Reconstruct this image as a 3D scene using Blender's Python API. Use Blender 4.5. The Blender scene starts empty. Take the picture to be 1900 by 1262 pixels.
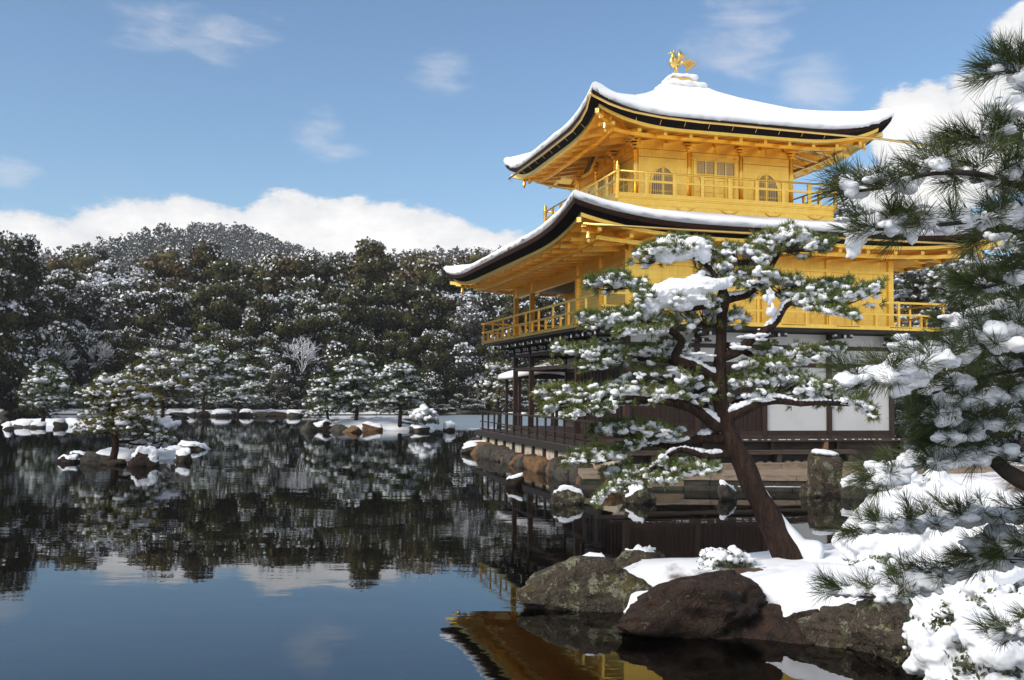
import bpy, bmesh, math, random
import numpy as np
from mathutils import Vector, Matrix
PI = math.pi
scene = bpy.context.scene
COL = scene.collection
# ------------------------------------------------------------------ camera, world, sun, exposure
F_PX, EYE, PITCH, ROLL, CY = 1877.85, 2.4254, .0517, .0091, 628.12
cam_data = bpy.data.cameras.new('camera'); cam = bpy.data.objects.new('camera', cam_data); COL.objects.link(cam)
cam_data.sensor_width = 36.0; cam_data.lens = F_PX * 36 / 1900; cam_data.shift_y = (CY - 631) / 1900
cam_data.clip_start = .1; cam_data.clip_end = 6000
cam.matrix_world = Matrix.Translation((0, 0, EYE)) @ Matrix.Rotation(PI/2 + PITCH, 4, 'X') @ Matrix.Rotation(ROLL, 4, 'Z')
scene.camera = cam
SUN_DIR = Vector((-.72, -.50, .66)).normalized()          # towards the sun (south: behind and left of the viewer)
SUN_EL = math.asin(SUN_DIR.z); SUN_AZ = math.atan2(SUN_DIR.x, SUN_DIR.y)
sun_data = bpy.data.lights.new('sun', 'SUN'); sun = bpy.data.objects.new('sun', sun_data); COL.objects.link(sun)
sun_data.energy = 1.9; sun_data.angle = math.radians(25); sun_data.color = (1, .93, .84)
sun.rotation_euler = SUN_DIR.to_track_quat('Z', 'Y').to_euler()
vs = scene.view_settings
vs.view_transform = 'Standard'; vs.look = 'None'; vs.exposure = .85; vs.gamma = 1.0; vs.use_curve_mapping = False
scene.cycles.max_bounces = 7; scene.cycles.diffuse_bounces = 3; scene.cycles.glossy_bounces = 4
scene.cycles.transparent_max_bounces = 8; scene.cycles.caustics_reflective = False; scene.cycles.caustics_refractive = False
scene.cycles.use_denoising = True

def pix_ray(x, y):
    px, py = x - 950, y - CY; c, s = math.cos(ROLL), math.sin(ROLL)
    px, py = c*px + s*py, -s*px + c*py
    dx, dy, dz = px/F_PX, 1.0, -py/F_PX
    c, s = math.cos(PITCH), math.sin(PITCH)
    return np.array([dx, c*dy - s*dz, s*dy + c*dz])
def at(x, y, Y):                     # the point of a sight line at distance Y
    r = pix_ray(x, y); return np.array([0, 0, EYE]) + r * (Y / r[1])
def on(x, y, z=0.0):                 # the point of a sight line on a level surface
    r = pix_ray(x, y); return np.array([0, 0, EYE]) + r * ((z - EYE) / r[2])

# ---- node helper
class NT:
    def __init__(s, tree): s.t = tree; s.n = tree.nodes; s.l = tree.links
    def node(s, typ, **kw):
        n = s.n.new(typ)
        for k, v in kw.items():
            if k == 'inp':
                for i, val in v.items(): s.put(n, i, val)
            else: setattr(n, k, v)
        return n
    def put(s, n, i, val):
        sock = n.inputs[i]
        if isinstance(val, bpy.types.NodeSocket): s.l.new(val, sock)
        else: sock.default_value = val
    def math(s, op, a, b=None, c=None, clamp=False):
        n = s.n.new('ShaderNodeMath'); n.operation = op; n.use_clamp = clamp
        s.put(n, 0, a)
        if b is not None: s.put(n, 1, b)
        if c is not None: s.put(n, 2, c)
        return n.outputs[0]
    def smooth(s, v, lo, hi):
        n = s.n.new('ShaderNodeMapRange'); n.interpolation_type = 'SMOOTHSTEP'
        s.put(n, 0, v); n.inputs[1].default_value = lo; n.inputs[2].default_value = hi
        return n.outputs[0]
    def mix(s, f, a, b, typ='RGBA', blend='MIX'):
        n = s.n.new('ShaderNodeMix'); n.data_type = typ
        if typ == 'RGBA': n.blend_type = blend; s.put(n, 0, f); s.put(n, 6, a); s.put(n, 7, b); return n.outputs[2]
        s.put(n, 0, f); s.put(n, 2, a); s.put(n, 3, b); return n.outputs[0]
    def noise(s, vec, scale, detail=4, rough=.55, dist=0.0):
        n = s.n.new('ShaderNodeTexNoise')
        if vec is not None: s.l.new(vec, n.inputs['Vector'])
        n.inputs['Scale'].default_value = scale; n.inputs['Detail'].default_value = detail
        n.inputs['Roughness'].default_value = rough; n.inputs['Distortion'].default_value = dist
        return n.outputs[0]
def rgb(*c): return (c[0], c[1], c[2], 1.0)

# ---- world: Nishita sky with clouds by direction (azimuth and elevation)
world = bpy.data.worlds.new('World'); scene.world = world; world.use_nodes = True
w = NT(world.node_tree); w.n.clear()
w_out = w.node('ShaderNodeOutputWorld'); bg = w.node('ShaderNodeBackground'); w.l.new(bg.outputs[0], w_out.inputs[0])
sky = w.node('ShaderNodeTexSky'); sky.sky_type = 'NISHITA'; sky.sun_disc = False
sky.sun_elevation = SUN_EL; sky.sun_rotation = SUN_AZ; sky.air_density = 1.0; sky.dust_density = .25; sky.ozone_density = 2.2; sky.altitude = 80
SKY_STRENGTH = .082
tc = w.node('ShaderNodeTexCoord'); dirv = tc.outputs['Generated']
sep = w.node('ShaderNodeSeparateXYZ'); w.l.new(dirv, sep.inputs[0])
az = w.math('ARCTAN2', sep.outputs[0], sep.outputs[1]); el = w.math('ARCSINE', sep.outputs[2])
def azel(x, y):
    r = pix_ray(x, y); r = r/np.linalg.norm(r); return math.atan2(r[0], r[1]), math.asin(r[2])
comb = w.node('ShaderNodeCombineXYZ'); w.l.new(az, comb.inputs[0]); w.l.new(w.math('MULTIPLY', el, 1.9), comb.inputs[1])
n_big = w.noise(comb.outputs[0], 9, 6, .62); n_fine = w.noise(comb.outputs[0], 26, 4, .65)
streak = w.node('ShaderNodeCombineXYZ'); w.l.new(w.math('ADD', az, w.math('MULTIPLY', el, .6)), streak.inputs[0]); w.l.new(w.math('MULTIPLY', el, 3.2), streak.inputs[1])
n_wisp = w.noise(streak.outputs[0], 14, 5, .62, .4)
ae = w.node('ShaderNodeCombineXYZ'); w.l.new(az, ae.inputs[0]); w.l.new(el, ae.inputs[1])
def blob(x, y, rx, ry):                                  # squared distance from a cloud's middle in units of its half size
    a0, e0 = azel(x, y); ia, ie = F_PX/rx, F_PX/ry
    q = w.node('ShaderNodeVectorMath', operation='MULTIPLY_ADD'); w.l.new(ae.outputs[0], q.inputs[0]); q.inputs[1].default_value = (ia, ie, 0); q.inputs[2].default_value = (-a0*ia, -e0*ie, 0)
    d = w.node('ShaderNodeVectorMath', operation='DOT_PRODUCT'); w.l.new(q.outputs[0], d.inputs[0]); w.l.new(q.outputs[0], d.inputs[1]); return d.outputs['Value']
def union(items):
    r = items[0]
    for i in items[1:]: r = w.math('MINIMUM', r, i)
    return w.math('SUBTRACT', 1.0, w.math('MINIMUM', r, 2.0))
cumulus = union([blob(*b) for b in [(330, 440, 250, 75), (530, 430, 110, 75), (680, 455, 260, 90), (60, 480, 220, 85), (860, 480, 160, 70),
    (1730, 265, 115, 105), (1850, 250, 150, 120), (1700, 345, 170, 60), (1990, 60, 120, 80), (2300, 330, 320, 110)]])

far_band = w.math('SUBTRACT', w.math('MULTIPLY', w.noise(dirv, 2.0, 2), 3.0), 1.25)
behind = w.math('MAXIMUM', w.smooth(w.math('ABSOLUTE', az), .75, 1.2), w.smooth(el, .55, .85))   # broken cloud over the rest of the sky: the scene has soft, shadowless light
far_band = w.math('SUBTRACT', w.math('MULTIPLY', far_band, behind), w.math('SUBTRACT', 1.0, behind))
cumulus = w.math('MAXIMUM', cumulus, far_band)
cum_d = w.math('ADD', cumulus, w.math('ADD', w.math('MULTIPLY', w.math('SUBTRACT', n_big, .5), 2.2), w.math('MULTIPLY', w.math('SUBTRACT', n_fine, .5), .9)))
cum_m = w.smooth(cum_d, .05, .40)
wisps = union([blob(*b) for b in [(345, 60, 200, 52), (430, 75, 120, 30), (15, 320, 55, 30), (815, 130, 75, 60), (590, 240, 60, 55), (620, 280, 70, 22),
    (1370, 60, 120, 110), (1510, 150, 80, 70)]])
n_w2 = w.math('ADD', w.math('MULTIPLY', n_wisp, .55), w.math('MULTIPLY', n_big, .45))
wis_m = w.math('MULTIPLY', w.smooth(w.math('ADD', wisps, w.math('MULTIPLY', w.math('SUBTRACT', n_w2, .58), 5.0)), -.3, 1.4), .5)
sky_col = w.mix(1.0, sky.outputs[0], (.88, .98, 1.02, 1), blend='MULTIPLY')
cl_shade = w.smooth(w.math('ADD', cum_d, w.math('MULTIPLY', n_fine, .8)), .2, 2.2)
cl_col = w.mix(cl_shade, (5.6, 5.7, 5.9, 1), (8.4, 8.2, 8.0, 1))
c1 = w.mix(wis_m, sky_col, (5.6, 5.6, 5.9, 1)); c2 = w.mix(cum_m, c1, cl_col)
w.l.new(c2, bg.inputs[0]); bg.inputs[1].default_value = SKY_STRENGTH
world.cycles.sampling_method = 'MANUAL'; world.cycles.sample_map_resolution = 256
# ------------------------------------------------------------------ helpers
RNG = np.random.default_rng(7); random.seed(7)
def tag(o, label=None, category=None, group=None, kind=None):
    if label: o['label'] = label
    if category: o['category'] = category
    if group: o['group'] = group
    if kind: o['kind'] = kind
    return o
def empty(name, loc=(0, 0, 0), rz=0.0, label=None, category=None, group=None):
    o = bpy.data.objects.new(name, None); COL.objects.link(o); o.location = loc; o.rotation_euler = (0, 0, rz); o.empty_display_size = .1
    return tag(o, label, category, group)
def link(name, me, parent=None, loc=None, rz=0.0):
    o = bpy.data.objects.new(name, me); COL.objects.link(o)
    if parent is not None: o.parent = parent
    if loc is not None: o.location = loc
    if rz: o.rotation_euler = (0, 0, rz)
    return o
def mesh_arrays(name, V, F, mat, smooth=False):
    V = np.asarray(V, np.float32); F = np.asarray(F, np.int32); k = F.shape[1]
    me = bpy.data.meshes.new(name); me.vertices.add(len(V)); me.vertices.foreach_set('co', V.ravel())
    me.loops.add(F.size); me.loops.foreach_set('vertex_index', F.ravel())
    me.polygons.add(len(F)); me.polygons.foreach_set('loop_start', np.arange(0, F.size, k, dtype=np.int32))
    if smooth: me.polygons.foreach_set('use_smooth', np.ones(len(F), bool))
    me.update(calc_edges=True); me.validate()
    if mat: me.materials.append(mat)
    return me
class MB:
    def __init__(s): s.v = []; s.f = []
    def add(s, V, F):
        b = len(s.v); s.v += [tuple(map(float, p)) for p in V]; s.f += [tuple(int(b + i) for i in f) for f in F]; return s
    def box(s, x0, x1, y0, y1, z0, z1):
        return s.add([(x0,y0,z0),(x1,y0,z0),(x1,y1,z0),(x0,y1,z0),(x0,y0,z1),(x1,y0,z1),(x1,y1,z1),(x0,y1,z1)],
                     [(0,3,2,1),(4,5,6,7),(0,1,5,4),(1,2,6,5),(2,3,7,6),(3,0,4,7)])
    def beam(s, p, q, wd, ht, up=(0,0,1)):            # a straight bar of rectangular section whose TOP runs from p to q
        p, q, up = np.array(p, float), np.array(q, float), np.array(up, float)
        d = q - p; d /= np.linalg.norm(d); sd = np.cross(d, up); sd /= np.linalg.norm(sd); sd *= wd/2; dn = -up*ht
        V = [p-sd, p+sd, p+sd+dn, p-sd+dn, q-sd, q+sd, q+sd+dn, q-sd+dn]
        return s.add(V, [(3,2,1,0),(4,5,6,7),(0,1,5,4),(1,2,6,5),(2,3,7,6),(3,0,4,7)])
    def tube(s, pts, r, n=8, caps=True):
        P = np.array(pts, float); m = len(P); R = np.full(m, r, float) if np.isscalar(r) else np.array(r, float)
        T = np.gradient(P, axis=0); T /= (np.linalg.norm(T, axis=1, keepdims=True) + 1e-12)
        ref = np.array([0, 0, 1.0]) if abs(T[0][2]) < .9 else np.array([1.0, 0, 0])
        V = []; 
        for i in range(m):
            a = np.cross(T[i], ref)
            if np.linalg.norm(a) < 1e-3: a = np.cross(T[i], [0, 1.0, 0.1])
            a /= np.linalg.norm(a); b = np.cross(T[i], a); b /= np.linalg.norm(b); ref = np.cross(a, T[i])
            for k in range(n):
                t = 2*PI*k/n; V.append(P[i] + R[i]*(a*math.cos(t) + b*math.sin(t)))
        F = [(i*n+k, i*n+(k+1) % n, (i+1)*n+(k+1) % n, (i+1)*n+k) for i in range(m-1) for k in range(n)]
        if caps: F += [tuple(range(n-1, -1, -1)), tuple((m-1)*n+k for k in range(n))]
        return s.add(V, F)
    def lathe(s, prof, c=(0,0,0), n=14):
        V = [(c[0]+r*math.cos(2*PI*k/n), c[1]+r*math.sin(2*PI*k/n), c[2]+z) for r, z in prof for k in range(n)]; m = len(prof)
        F = [(i*n+k, i*n+(k+1) % n, (i+1)*n+(k+1) % n, (i+1)*n+k) for i in range(m-1) for k in range(n)]
        F += [tuple(range(n-1, -1, -1)), tuple((m-1)*n+k for k in range(n))]
        return s.add(V, F)
    def prism(s, poly, axis, c0, c1):                  # poly in the two other axes, extruded along axis (0,1,2) from c0 to c1
        n = len(poly); V = []
        for c in (c0, c1):
            for p in poly:
                q = [p[0], p[1]]; q.insert(axis, c); V.append(q)
        return s.add(V, [tuple(range(n)), tuple(range(2*n-1, n-1, -1))] + [(i, n+i, n+(i+1) % n, (i+1) % n) for i in range(n)])
    def mesh(s, name, mat, smooth=False):
        me = bpy.data.meshes.new(name); me.from_pydata(s.v, [], s.f)
        bm = bmesh.new(); bm.from_mesh(me); bmesh.ops.recalc_face_normals(bm, faces=bm.faces); bm.to_mesh(me); bm.free()
        if smooth: me.polygons.foreach_set('use_smooth', np.ones(len(me.polygons), bool))
        if mat: me.materials.append(mat)
        return me
    def build(s, name, mat, parent=None, smooth=False, loc=None, rz=0.0): return link(name, s.mesh(name, mat, smooth), parent, loc, rz)

_PERM = np.random.default_rng(3).random((64, 64, 64)).astype(np.float32)
def vnoise(P):
    P = np.asarray(P, float); i = np.floor(P).astype(int); f = P - i; f = f*f*(3-2*f); r = 0
    for dx in (0, 1):
        for dy in (0, 1):
            for dz in (0, 1):
                wgt = (f[..., 0] if dx else 1-f[..., 0])*(f[..., 1] if dy else 1-f[..., 1])*(f[..., 2] if dz else 1-f[..., 2])
                r = r + wgt*_PERM[(i[..., 0]+dx) % 64, (i[..., 1]+dy) % 64, (i[..., 2]+dz) % 64]
    return r*2 - 1
def fbm(P, scale=1.0, octs=4, seed=0.0, gain=.5):
    P = np.asarray(P, float)*scale + np.array([seed*13.7, seed*7.3, seed*3.1]); a, r = 1.0, 0
    for _ in range(octs): r = r + a*vnoise(P); P = P*2.03 + 5.1; a *= gain
    return r
_ICO = {}
def ico(sub):
    if sub not in _ICO:
        bm = bmesh.new(); bmesh.ops.create_icosphere(bm, subdivisions=sub, radius=1.0)
        bm.verts.ensure_lookup_table(); _ICO[sub] = (np.array([v.co[:] for v in bm.verts]), np.array([[v.index for v in f.verts] for f in bm.faces])); bm.free()
    return _ICO[sub]
def vnormals(V, F):
    n = np.cross(V[F[:, 1]]-V[F[:, 0]], V[F[:, 2]]-V[F[:, 0]]); N = np.zeros_like(V)
    for k in range(3): np.add.at(N, F[:, k], n)
    return N/(np.linalg.norm(N, axis=1, keepdims=True)+1e-12)
def sstep(x, a, b): t = np.clip((x-a)/(b-a), 0, 1); return t*t*(3-2*t)
def grid_faces(nu, nv):
    i = np.arange(nu-1)[:, None]*nv + np.arange(nv-1)[None, :]; i = i.ravel()
    return np.stack([i, i+nv, i+nv+1, i+1], 1)

# ---- materials
def mat(name, col, rough=.6, metal=0.0, col2=None, scale=4.0, detail=5, mix_lo=.35, mix_hi=.65, bump=0.0, bscale=20.0, spec=None, island=0.0, coords='Object', stretch=None, col3=None, scale3=1.0):
    m = bpy.data.materials.new(name); m.use_nodes = True; t = NT(m.node_tree); p = t.n['Principled BSDF']
    p.inputs['Roughness'].default_value = rough; p.inputs['Metallic'].default_value = metal
    if spec is not None: p.inputs['Specular IOR Level'].default_value = spec
    tcn = t.node('ShaderNodeTexCoord'); vec = tcn.outputs[coords]
    if stretch: mp = t.node('ShaderNodeMapping'); mp.inputs['Scale'].default_value = stretch; t.l.new(vec, mp.inputs[0]); vec = mp.outputs[0]
    c = rgb(*col)
    if col2 is not None: c = t.mix(t.smooth(t.noise(vec, scale, detail), mix_lo, mix_hi), rgb(*col), rgb(*col2))
    if col3 is not None: c = t.mix(t.smooth(t.noise(vec, scale3, 6, .6), .52, .62), c, rgb(*col3))
    if island:
        g = t.node('ShaderNodeNewGeometry'); hs = t.node('ShaderNodeHueSaturation')
        hs.inputs['Value'].default_value = 1.0; t.put(hs, 4, c) if not isinstance(c, tuple) else setattr(hs.inputs['Color'], 'default_value', c)
        v = t.math('ADD', t.math('MULTIPLY', g.outputs['Random Per Island'], 2*island), 1-island); oi = t.node('ShaderNodeObjectInfo'); v = t.math('MULTIPLY', v, t.math('ADD', t.math('MULTIPLY', oi.outputs['Random'], .8), .6)); t.l.new(v, hs.inputs['Value'])
        t.l.new(t.math('ADD', t.math('MULTIPLY', g.outputs['Random Per Island'], .05), .475), hs.inputs['Hue']); c = hs.outputs[0]
    t.put(p, 'Base Color', c)
    if bump:
        b = t.node('ShaderNodeBump'); b.inputs['Strength'].default_value = bump; b.inputs['Distance'].default_value = .02
        t.l.new(t.noise(vec, bscale, 6, .6), b.inputs['Height']); t.l.new(b.outputs[0], p.inputs['Normal'])
    return m
SNOW = mat('snow', (.86, .87, .89), .75, col2=(.80, .82, .86), scale=3, bump=.25, bscale=18, spec=.25)
SNOW_ROOF = mat('roof_snow', (.88, .88, .89), .8, bump=.15, bscale=6, spec=.2)
def gold_mat():
    m = bpy.data.materials.new('gold_leaf'); m.use_nodes = True; t = NT(m.node_tree); p = t.n['Principled BSDF']; p.inputs['Metallic'].default_value = 1.0
    v = t.node('ShaderNodeTexCoord').outputs['Object']; s_ = t.node('ShaderNodeSeparateXYZ'); t.l.new(v, s_.inputs[0]); c = t.node('ShaderNodeCombineXYZ'); t.l.new(t.math('ADD', s_.outputs[0], s_.outputs[1]), c.inputs[0]); t.l.new(s_.outputs[2], c.inputs[1])
    br = t.node('ShaderNodeTexBrick'); br.offset = 0.0; t.l.new(c.outputs[0], br.inputs['Vector']); br.inputs['Scale'].default_value = 1.0; br.inputs['Brick Width'].default_value = .125; br.inputs['Row Height'].default_value = .125; br.inputs['Mortar Size'].default_value = .0035; br.inputs['Mortar Smooth'].default_value = .6
    br.inputs['Color1'].default_value = rgb(1.0, .675, .160); br.inputs['Color2'].default_value = rgb(.94, .605, .125); br.inputs['Mortar'].default_value = rgb(.78, .47, .10)
    wear = t.smooth(t.noise(v, 1.3, 6, .65), .42, .72); col = t.mix(t.math('MULTIPLY', wear, .45), br.outputs['Color'], rgb(.88, .52, .095)); t.put(p, 'Base Color', col)
    t.put(p, 'Roughness', t.math('ADD', t.math('MULTIPLY', t.noise(v, 3.5, 4), .22), .22))
    b = t.node('ShaderNodeBump'); b.inputs['Strength'].default_value = .10; b.inputs['Distance'].default_value = .02; t.l.new(t.noise(v, 22, 5, .6), b.inputs['Height']); t.l.new(b.outputs[0], p.inputs['Normal']); return m
GOLD = gold_mat()
GOLD_PALE = mat('gold_bright', (.95, .66, .23), .3, 1.0, col2=(.90, .58, .17), scale=3)
BLACK = mat('shingle_black', (.005, .004, .004), .95, col2=(.012, .008, .006), scale=20, spec=.1)
SHINGLE = mat('shingle_brown', (.040, .017, .010), .9, spec=.15, col2=(.014, .007, .005), scale=30, bump=.5, bscale=60)
WOOD = mat('dark_timber', (.052, .022, .012), .6, col2=(.028, .013, .008), scale=9, stretch=(1, 1, .15), bump=.2, bscale=30)
WOOD_GREY = mat('weathered_timber', (.085, .060, .045), .75, col2=(.045, .032, .026), scale=6, stretch=(.3, .3, 3), bump=.3, bscale=30)
WOOD_BLACK = mat('black_timber', (.016, .012, .010), .6, col2=(.03, .02, .016), scale=12)
PLASTER = mat('white_plaster', (.80, .79, .77), .8, col2=(.72, .70, .67), scale=1.1, mix_lo=.45, mix_hi=.75, bump=.1, bscale=30)
CREAM = mat('cream_ceiling', (.62, .55, .45), .8, col2=(.55, .47, .38), scale=2)
PAPER = mat('window_paper', (.34, .30, .32), .8)
OLDPLASTER = mat('stained_plaster', (.55, .47, .36), .85, col2=(.30, .22, .15), scale=4, mix_lo=.45, mix_hi=.75)


STONE_FLAT = mat('paving_stone', (.33, .25, .18), .8, col2=(.20, .15, .11), scale=3, stretch=(1, 3, 3), bump=.3, bscale=20)
STONE_EDGE = mat('mossy_edge_stone', (.06, .05, .038), .85, col2=(.025, .027, .016), scale=4, bump=.5, bscale=14)

BARK_DARK = mat('dark_bark', (.035, .023, .017), .9, col2=(.015, .010, .008), scale=8, bump=.6, bscale=20)
TWIG = mat('twig_bark', (.045, .026, .018), .85)
NEEDLE = mat('pine_needle', (.070, .100, .026), .5, col2=(.115, .125, .028), scale=1.2, island=.45, spec=.3)
NEEDLE_NEAR = mat('long_pine_needle', (.058, .086, .020), .5, col2=(.095, .115, .028), scale=3, island=.4, spec=.35)
NEEDLE_GOLD = mat('golden_pine_needle', (.20, .165, .028), .55, col2=(.095, .105, .022), scale=.9, island=.4, spec=.3)
NEEDLE_FAR = mat('deep_pine_needle', (.085, .110, .028), .55, col2=(.045, .066, .019), scale=.7, island=.4, spec=.2)
LEAF_DARK = mat('dark_leaf', (.032, .036, .011), .6, col2=(.060, .052, .016), scale=.35, island=.5, spec=.2)
LEAF_OLIVE = mat('olive_leaf', (.074, .066, .022), .6, col2=(.082, .052, .023), scale=.4, island=.5, spec=.2)
LEAF_GREY = mat('grey_green_leaf', (.060, .066, .044), .7, col2=(.080, .070, .056), scale=.4, island=.4, spec=.2)
LEAF_HILL_HAZY = mat('hazy_hill_leaf', (.075, .082, .070), .8, col2=(.095, .085, .070), scale=.05, island=.35, spec=.1)  # distance haze put into the colour: lighter and greyer than the nearer leaves
LEAF_SHRUB = mat('shrub_leaf', (.055, .080, .020), .45, col2=(.085, .085, .025), scale=3, island=.4)

def rock_mat(name, c1, c2, lichen, amt, moss=None, crack=6.0):
    m = bpy.data.materials.new(name); m.use_nodes = True; t = NT(m.node_tree); p = t.n['Principled BSDF']; p.inputs['Roughness'].default_value = .88; p.inputs['Specular IOR Level'].default_value = .3
    v = t.node('ShaderNodeTexCoord').outputs['Object']
    n1 = t.noise(v, 2.3, 8, .65); n2 = t.noise(v, 9, 8, .7); n3 = t.noise(v, 34, 6, .65); n4 = t.noise(v, 4.2, 8, .72, .6)
    c = t.mix(t.smooth(t.math('ADD', t.math('MULTIPLY', n1, .5), t.math('MULTIPLY', n2, .5)), .40, .60), rgb(*c1), rgb(*c2))
    if moss: c = t.mix(t.math('MULTIPLY', t.smooth(t.noise(v, 3.1, 7, .7), .52, .62), .8), c, rgb(*moss))
    lm = t.smooth(t.math('ADD', t.math('MULTIPLY', n4, .55), t.math('ADD', t.math('MULTIPLY', n2, .25), t.math('MULTIPLY', n3, .20))), .545-amt, .60-amt)
    c = t.mix(lm, c, t.mix(n3, rgb(*[k*.6 for k in lichen]), rgb(*[k*1.3 for k in lichen]))); t.put(p, 'Base Color', c)
    vo = t.node('ShaderNodeTexVoronoi'); vo.feature = 'DISTANCE_TO_EDGE'; vo.inputs['Scale'].default_value = crack
    wv = t.node('ShaderNodeVectorMath'); wv.operation = 'ADD'; t.l.new(v, wv.inputs[0]); nn = t.node('ShaderNodeTexNoise'); nn.inputs['Scale'].default_value = 4; t.l.new(v, nn.inputs[0]); t.l.new(nn.outputs['Color'], wv.inputs[1]); t.l.new(wv.outputs[0], vo.inputs['Vector'])
    h = t.math('ADD', t.math('ADD', t.math('MULTIPLY', n2, 1.0), t.math('MULTIPLY', n3, .45)), t.math('MULTIPLY', t.smooth(vo.outputs['Distance'], 0, .10), .25))
    b = t.node('ShaderNodeBump'); b.inputs['Strength'].default_value = .9; b.inputs['Distance'].default_value = .06; t.l.new(h, b.inputs['Height']); t.l.new(b.outputs[0], p.inputs['Normal'])
    return m
STONE_LICHEN = rock_mat('lichen_rock', (.085, .066, .048), (.026, .020, .015), (.22, .215, .145), .035, (.10, .085, .03))
STONE_RED = rock_mat('red_rock', (.050, .028, .019), (.017, .011, .009), (.12, .095, .060), -.008, (.030, .024, .012), 3.0)
STONE_GR = rock_mat('grey_stone', (.10, .085, .07), (.040, .036, .030), (.17, .16, .13), -.02, (.05, .055, .025))
STONE_OR = rock_mat('ochre_stone', (.25, .135, .062), (.11, .066, .040), (.34, .24, .14), -.01, (.08, .055, .035))
def bark_mat(name, plate, plate2, crack):
    m = bpy.data.materials.new(name); m.use_nodes = True; t = NT(m.node_tree); p = t.n['Principled BSDF']; p.inputs['Roughness'].default_value = .9; p.inputs['Specular IOR Level'].default_value = .2
    v = t.node('ShaderNodeTexCoord').outputs['Object']; mp = t.node('ShaderNodeMapping'); mp.inputs['Scale'].default_value = (1, 1, .20); t.l.new(v, mp.inputs[0])
    nn = t.node('ShaderNodeTexNoise'); nn.inputs['Scale'].default_value = 9; t.l.new(mp.outputs[0], nn.inputs[0]); sc = t.node('ShaderNodeVectorMath'); sc.operation = 'SCALE'; sc.inputs[3].default_value = .22; t.l.new(nn.outputs['Color'], sc.inputs[0])
    wv = t.node('ShaderNodeVectorMath'); t.l.new(mp.outputs[0], wv.inputs[0]); t.l.new(sc.outputs[0], wv.inputs[1])
    vo = t.node('ShaderNodeTexVoronoi'); vo.feature = 'DISTANCE_TO_EDGE'; vo.inputs['Scale'].default_value = 19; t.l.new(wv.outputs[0], vo.inputs['Vector'])
    v2 = t.node('ShaderNodeTexVoronoi'); v2.inputs['Scale'].default_value = 19; t.l.new(wv.outputs[0], v2.inputs['Vector']); cs = t.node('ShaderNodeSeparateColor'); t.l.new(v2.outputs['Color'], cs.inputs[0])
    n3 = t.noise(v, 45, 5, .7); pl = t.mix(cs.outputs[0], rgb(*plate), rgb(*plate2)); pl = t.mix(t.math('MULTIPLY', n3, .7), pl, rgb(*[k*.45 for k in plate]))
    e = t.math('ADD', t.math('MULTIPLY', t.smooth(vo.outputs['Distance'], .0, .20), .40), t.math('MULTIPLY', t.smooth(t.noise(mp.outputs[0], 16, 7, .7), .38, .62), .60)); t.put(p, 'Base Color', t.mix(e, rgb(*crack), pl))
    b = t.node('ShaderNodeBump'); b.inputs['Strength'].default_value = .9; b.inputs['Distance'].default_value = .03; t.l.new(t.math('ADD', e, t.math('MULTIPLY', n3, .5)), b.inputs['Height']); t.l.new(b.outputs[0], p.inputs['Normal'])
    return m
BARK = bark_mat('pine_bark', (.070, .036, .024), (.085, .052, .038), (.020, .012, .009))
# ------------------------------------------------------------------ the pavilion (local frame: x along the white-walled side, y into the depth)
TH, PX0, PY0 = .2635, 3.216, 28.2863
def loc2w(a, b, z=0.0): c, s = math.cos(TH), math.sin(TH); return np.array([PX0 + a*c - b*s, PY0 + a*s + b*c, z])
L, W, G = 8.48, 11.76, 1.106
A3, B3, L3, G3 = 1.513, 3.107, 5.477, 1.0385
pav = empty('pavilion', (PX0, PY0, 0), TH, 'three-storey golden pavilion with two snow-covered curved roofs at the pond edge', 'pavilion')
def part(mb, name, m, parent=None, **k): return mb.build(name, m, pav if parent is None else parent, **k)
def rect_ring(a0, a1, b0, b1, wd, z0, z1):
    m = MB(); m.box(a0, a1, b0, b0+wd, z0, z1); m.box(a0, a1, b1-wd, b1, z0, z1); m.box(a0, a0+wd, b0+wd, b1-wd, z0, z1); m.box(a1-wd, a1, b0+wd, b1-wd, z0, z1); return m
# ---- first storey
part(MB().box(-.1, L+.1, -.1, W+.1, .92, 1.04), 'floor', WOOD)
deck = part(MB().box(-1.25, -.102, -1.3, 12.9, .80, .88), 'deck', WOOD_GREY)
for z, wd in ((.66, .10),): part(MB().box(-1.33, -1.252, -1.4, 13.1, z, z+.19), 'deck_beam', WOOD_BLACK, deck)
for k in range(12): part(MB().box(-1.26, -1.12, -1.1+k*1.22, -.96+k*1.22, .12, .80), 'deck_post', WOOD_BLACK, deck)
for k in range(9): part(MB().box(-1.06+k*.105, -.965+k*.105, -1.28, 12.88, .882, .897), 'deck_plank', WOOD_GREY, deck)
rail = part(MB().box(-1.23, -1.17, -1.35, 12.75, 1.585, 1.64), 'deck_railing', WOOD_BLACK)
part(MB().box(-1.22, -1.18, -1.3, 12.6, 1.20, 1.235), 'middle_rail', WOOD_BLACK, rail)
part(MB().box(-1.22, -1.18, -1.3, 12.6, .93, .965), 'bottom_rail', WOOD_BLACK, rail)
pm = MB().box(-.03, .03, -.03, .03, .88, 1.585).mesh('rail_post', WOOD_BLACK)
for k in range(15): link('rail_post', pm, rail, (-1.2, 12.2-.935*k, 0))
part(MB().box(-.05, 1.8, 12.35, 12.41, 1.585, 1.64), 'deck_end_rail', WOOD_BLACK)
part(MB().box(-1.2, -.05, 12.35, 12.41, 1.585, 1.64), 'deck_end_rail', WOOD_BLACK)
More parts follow.
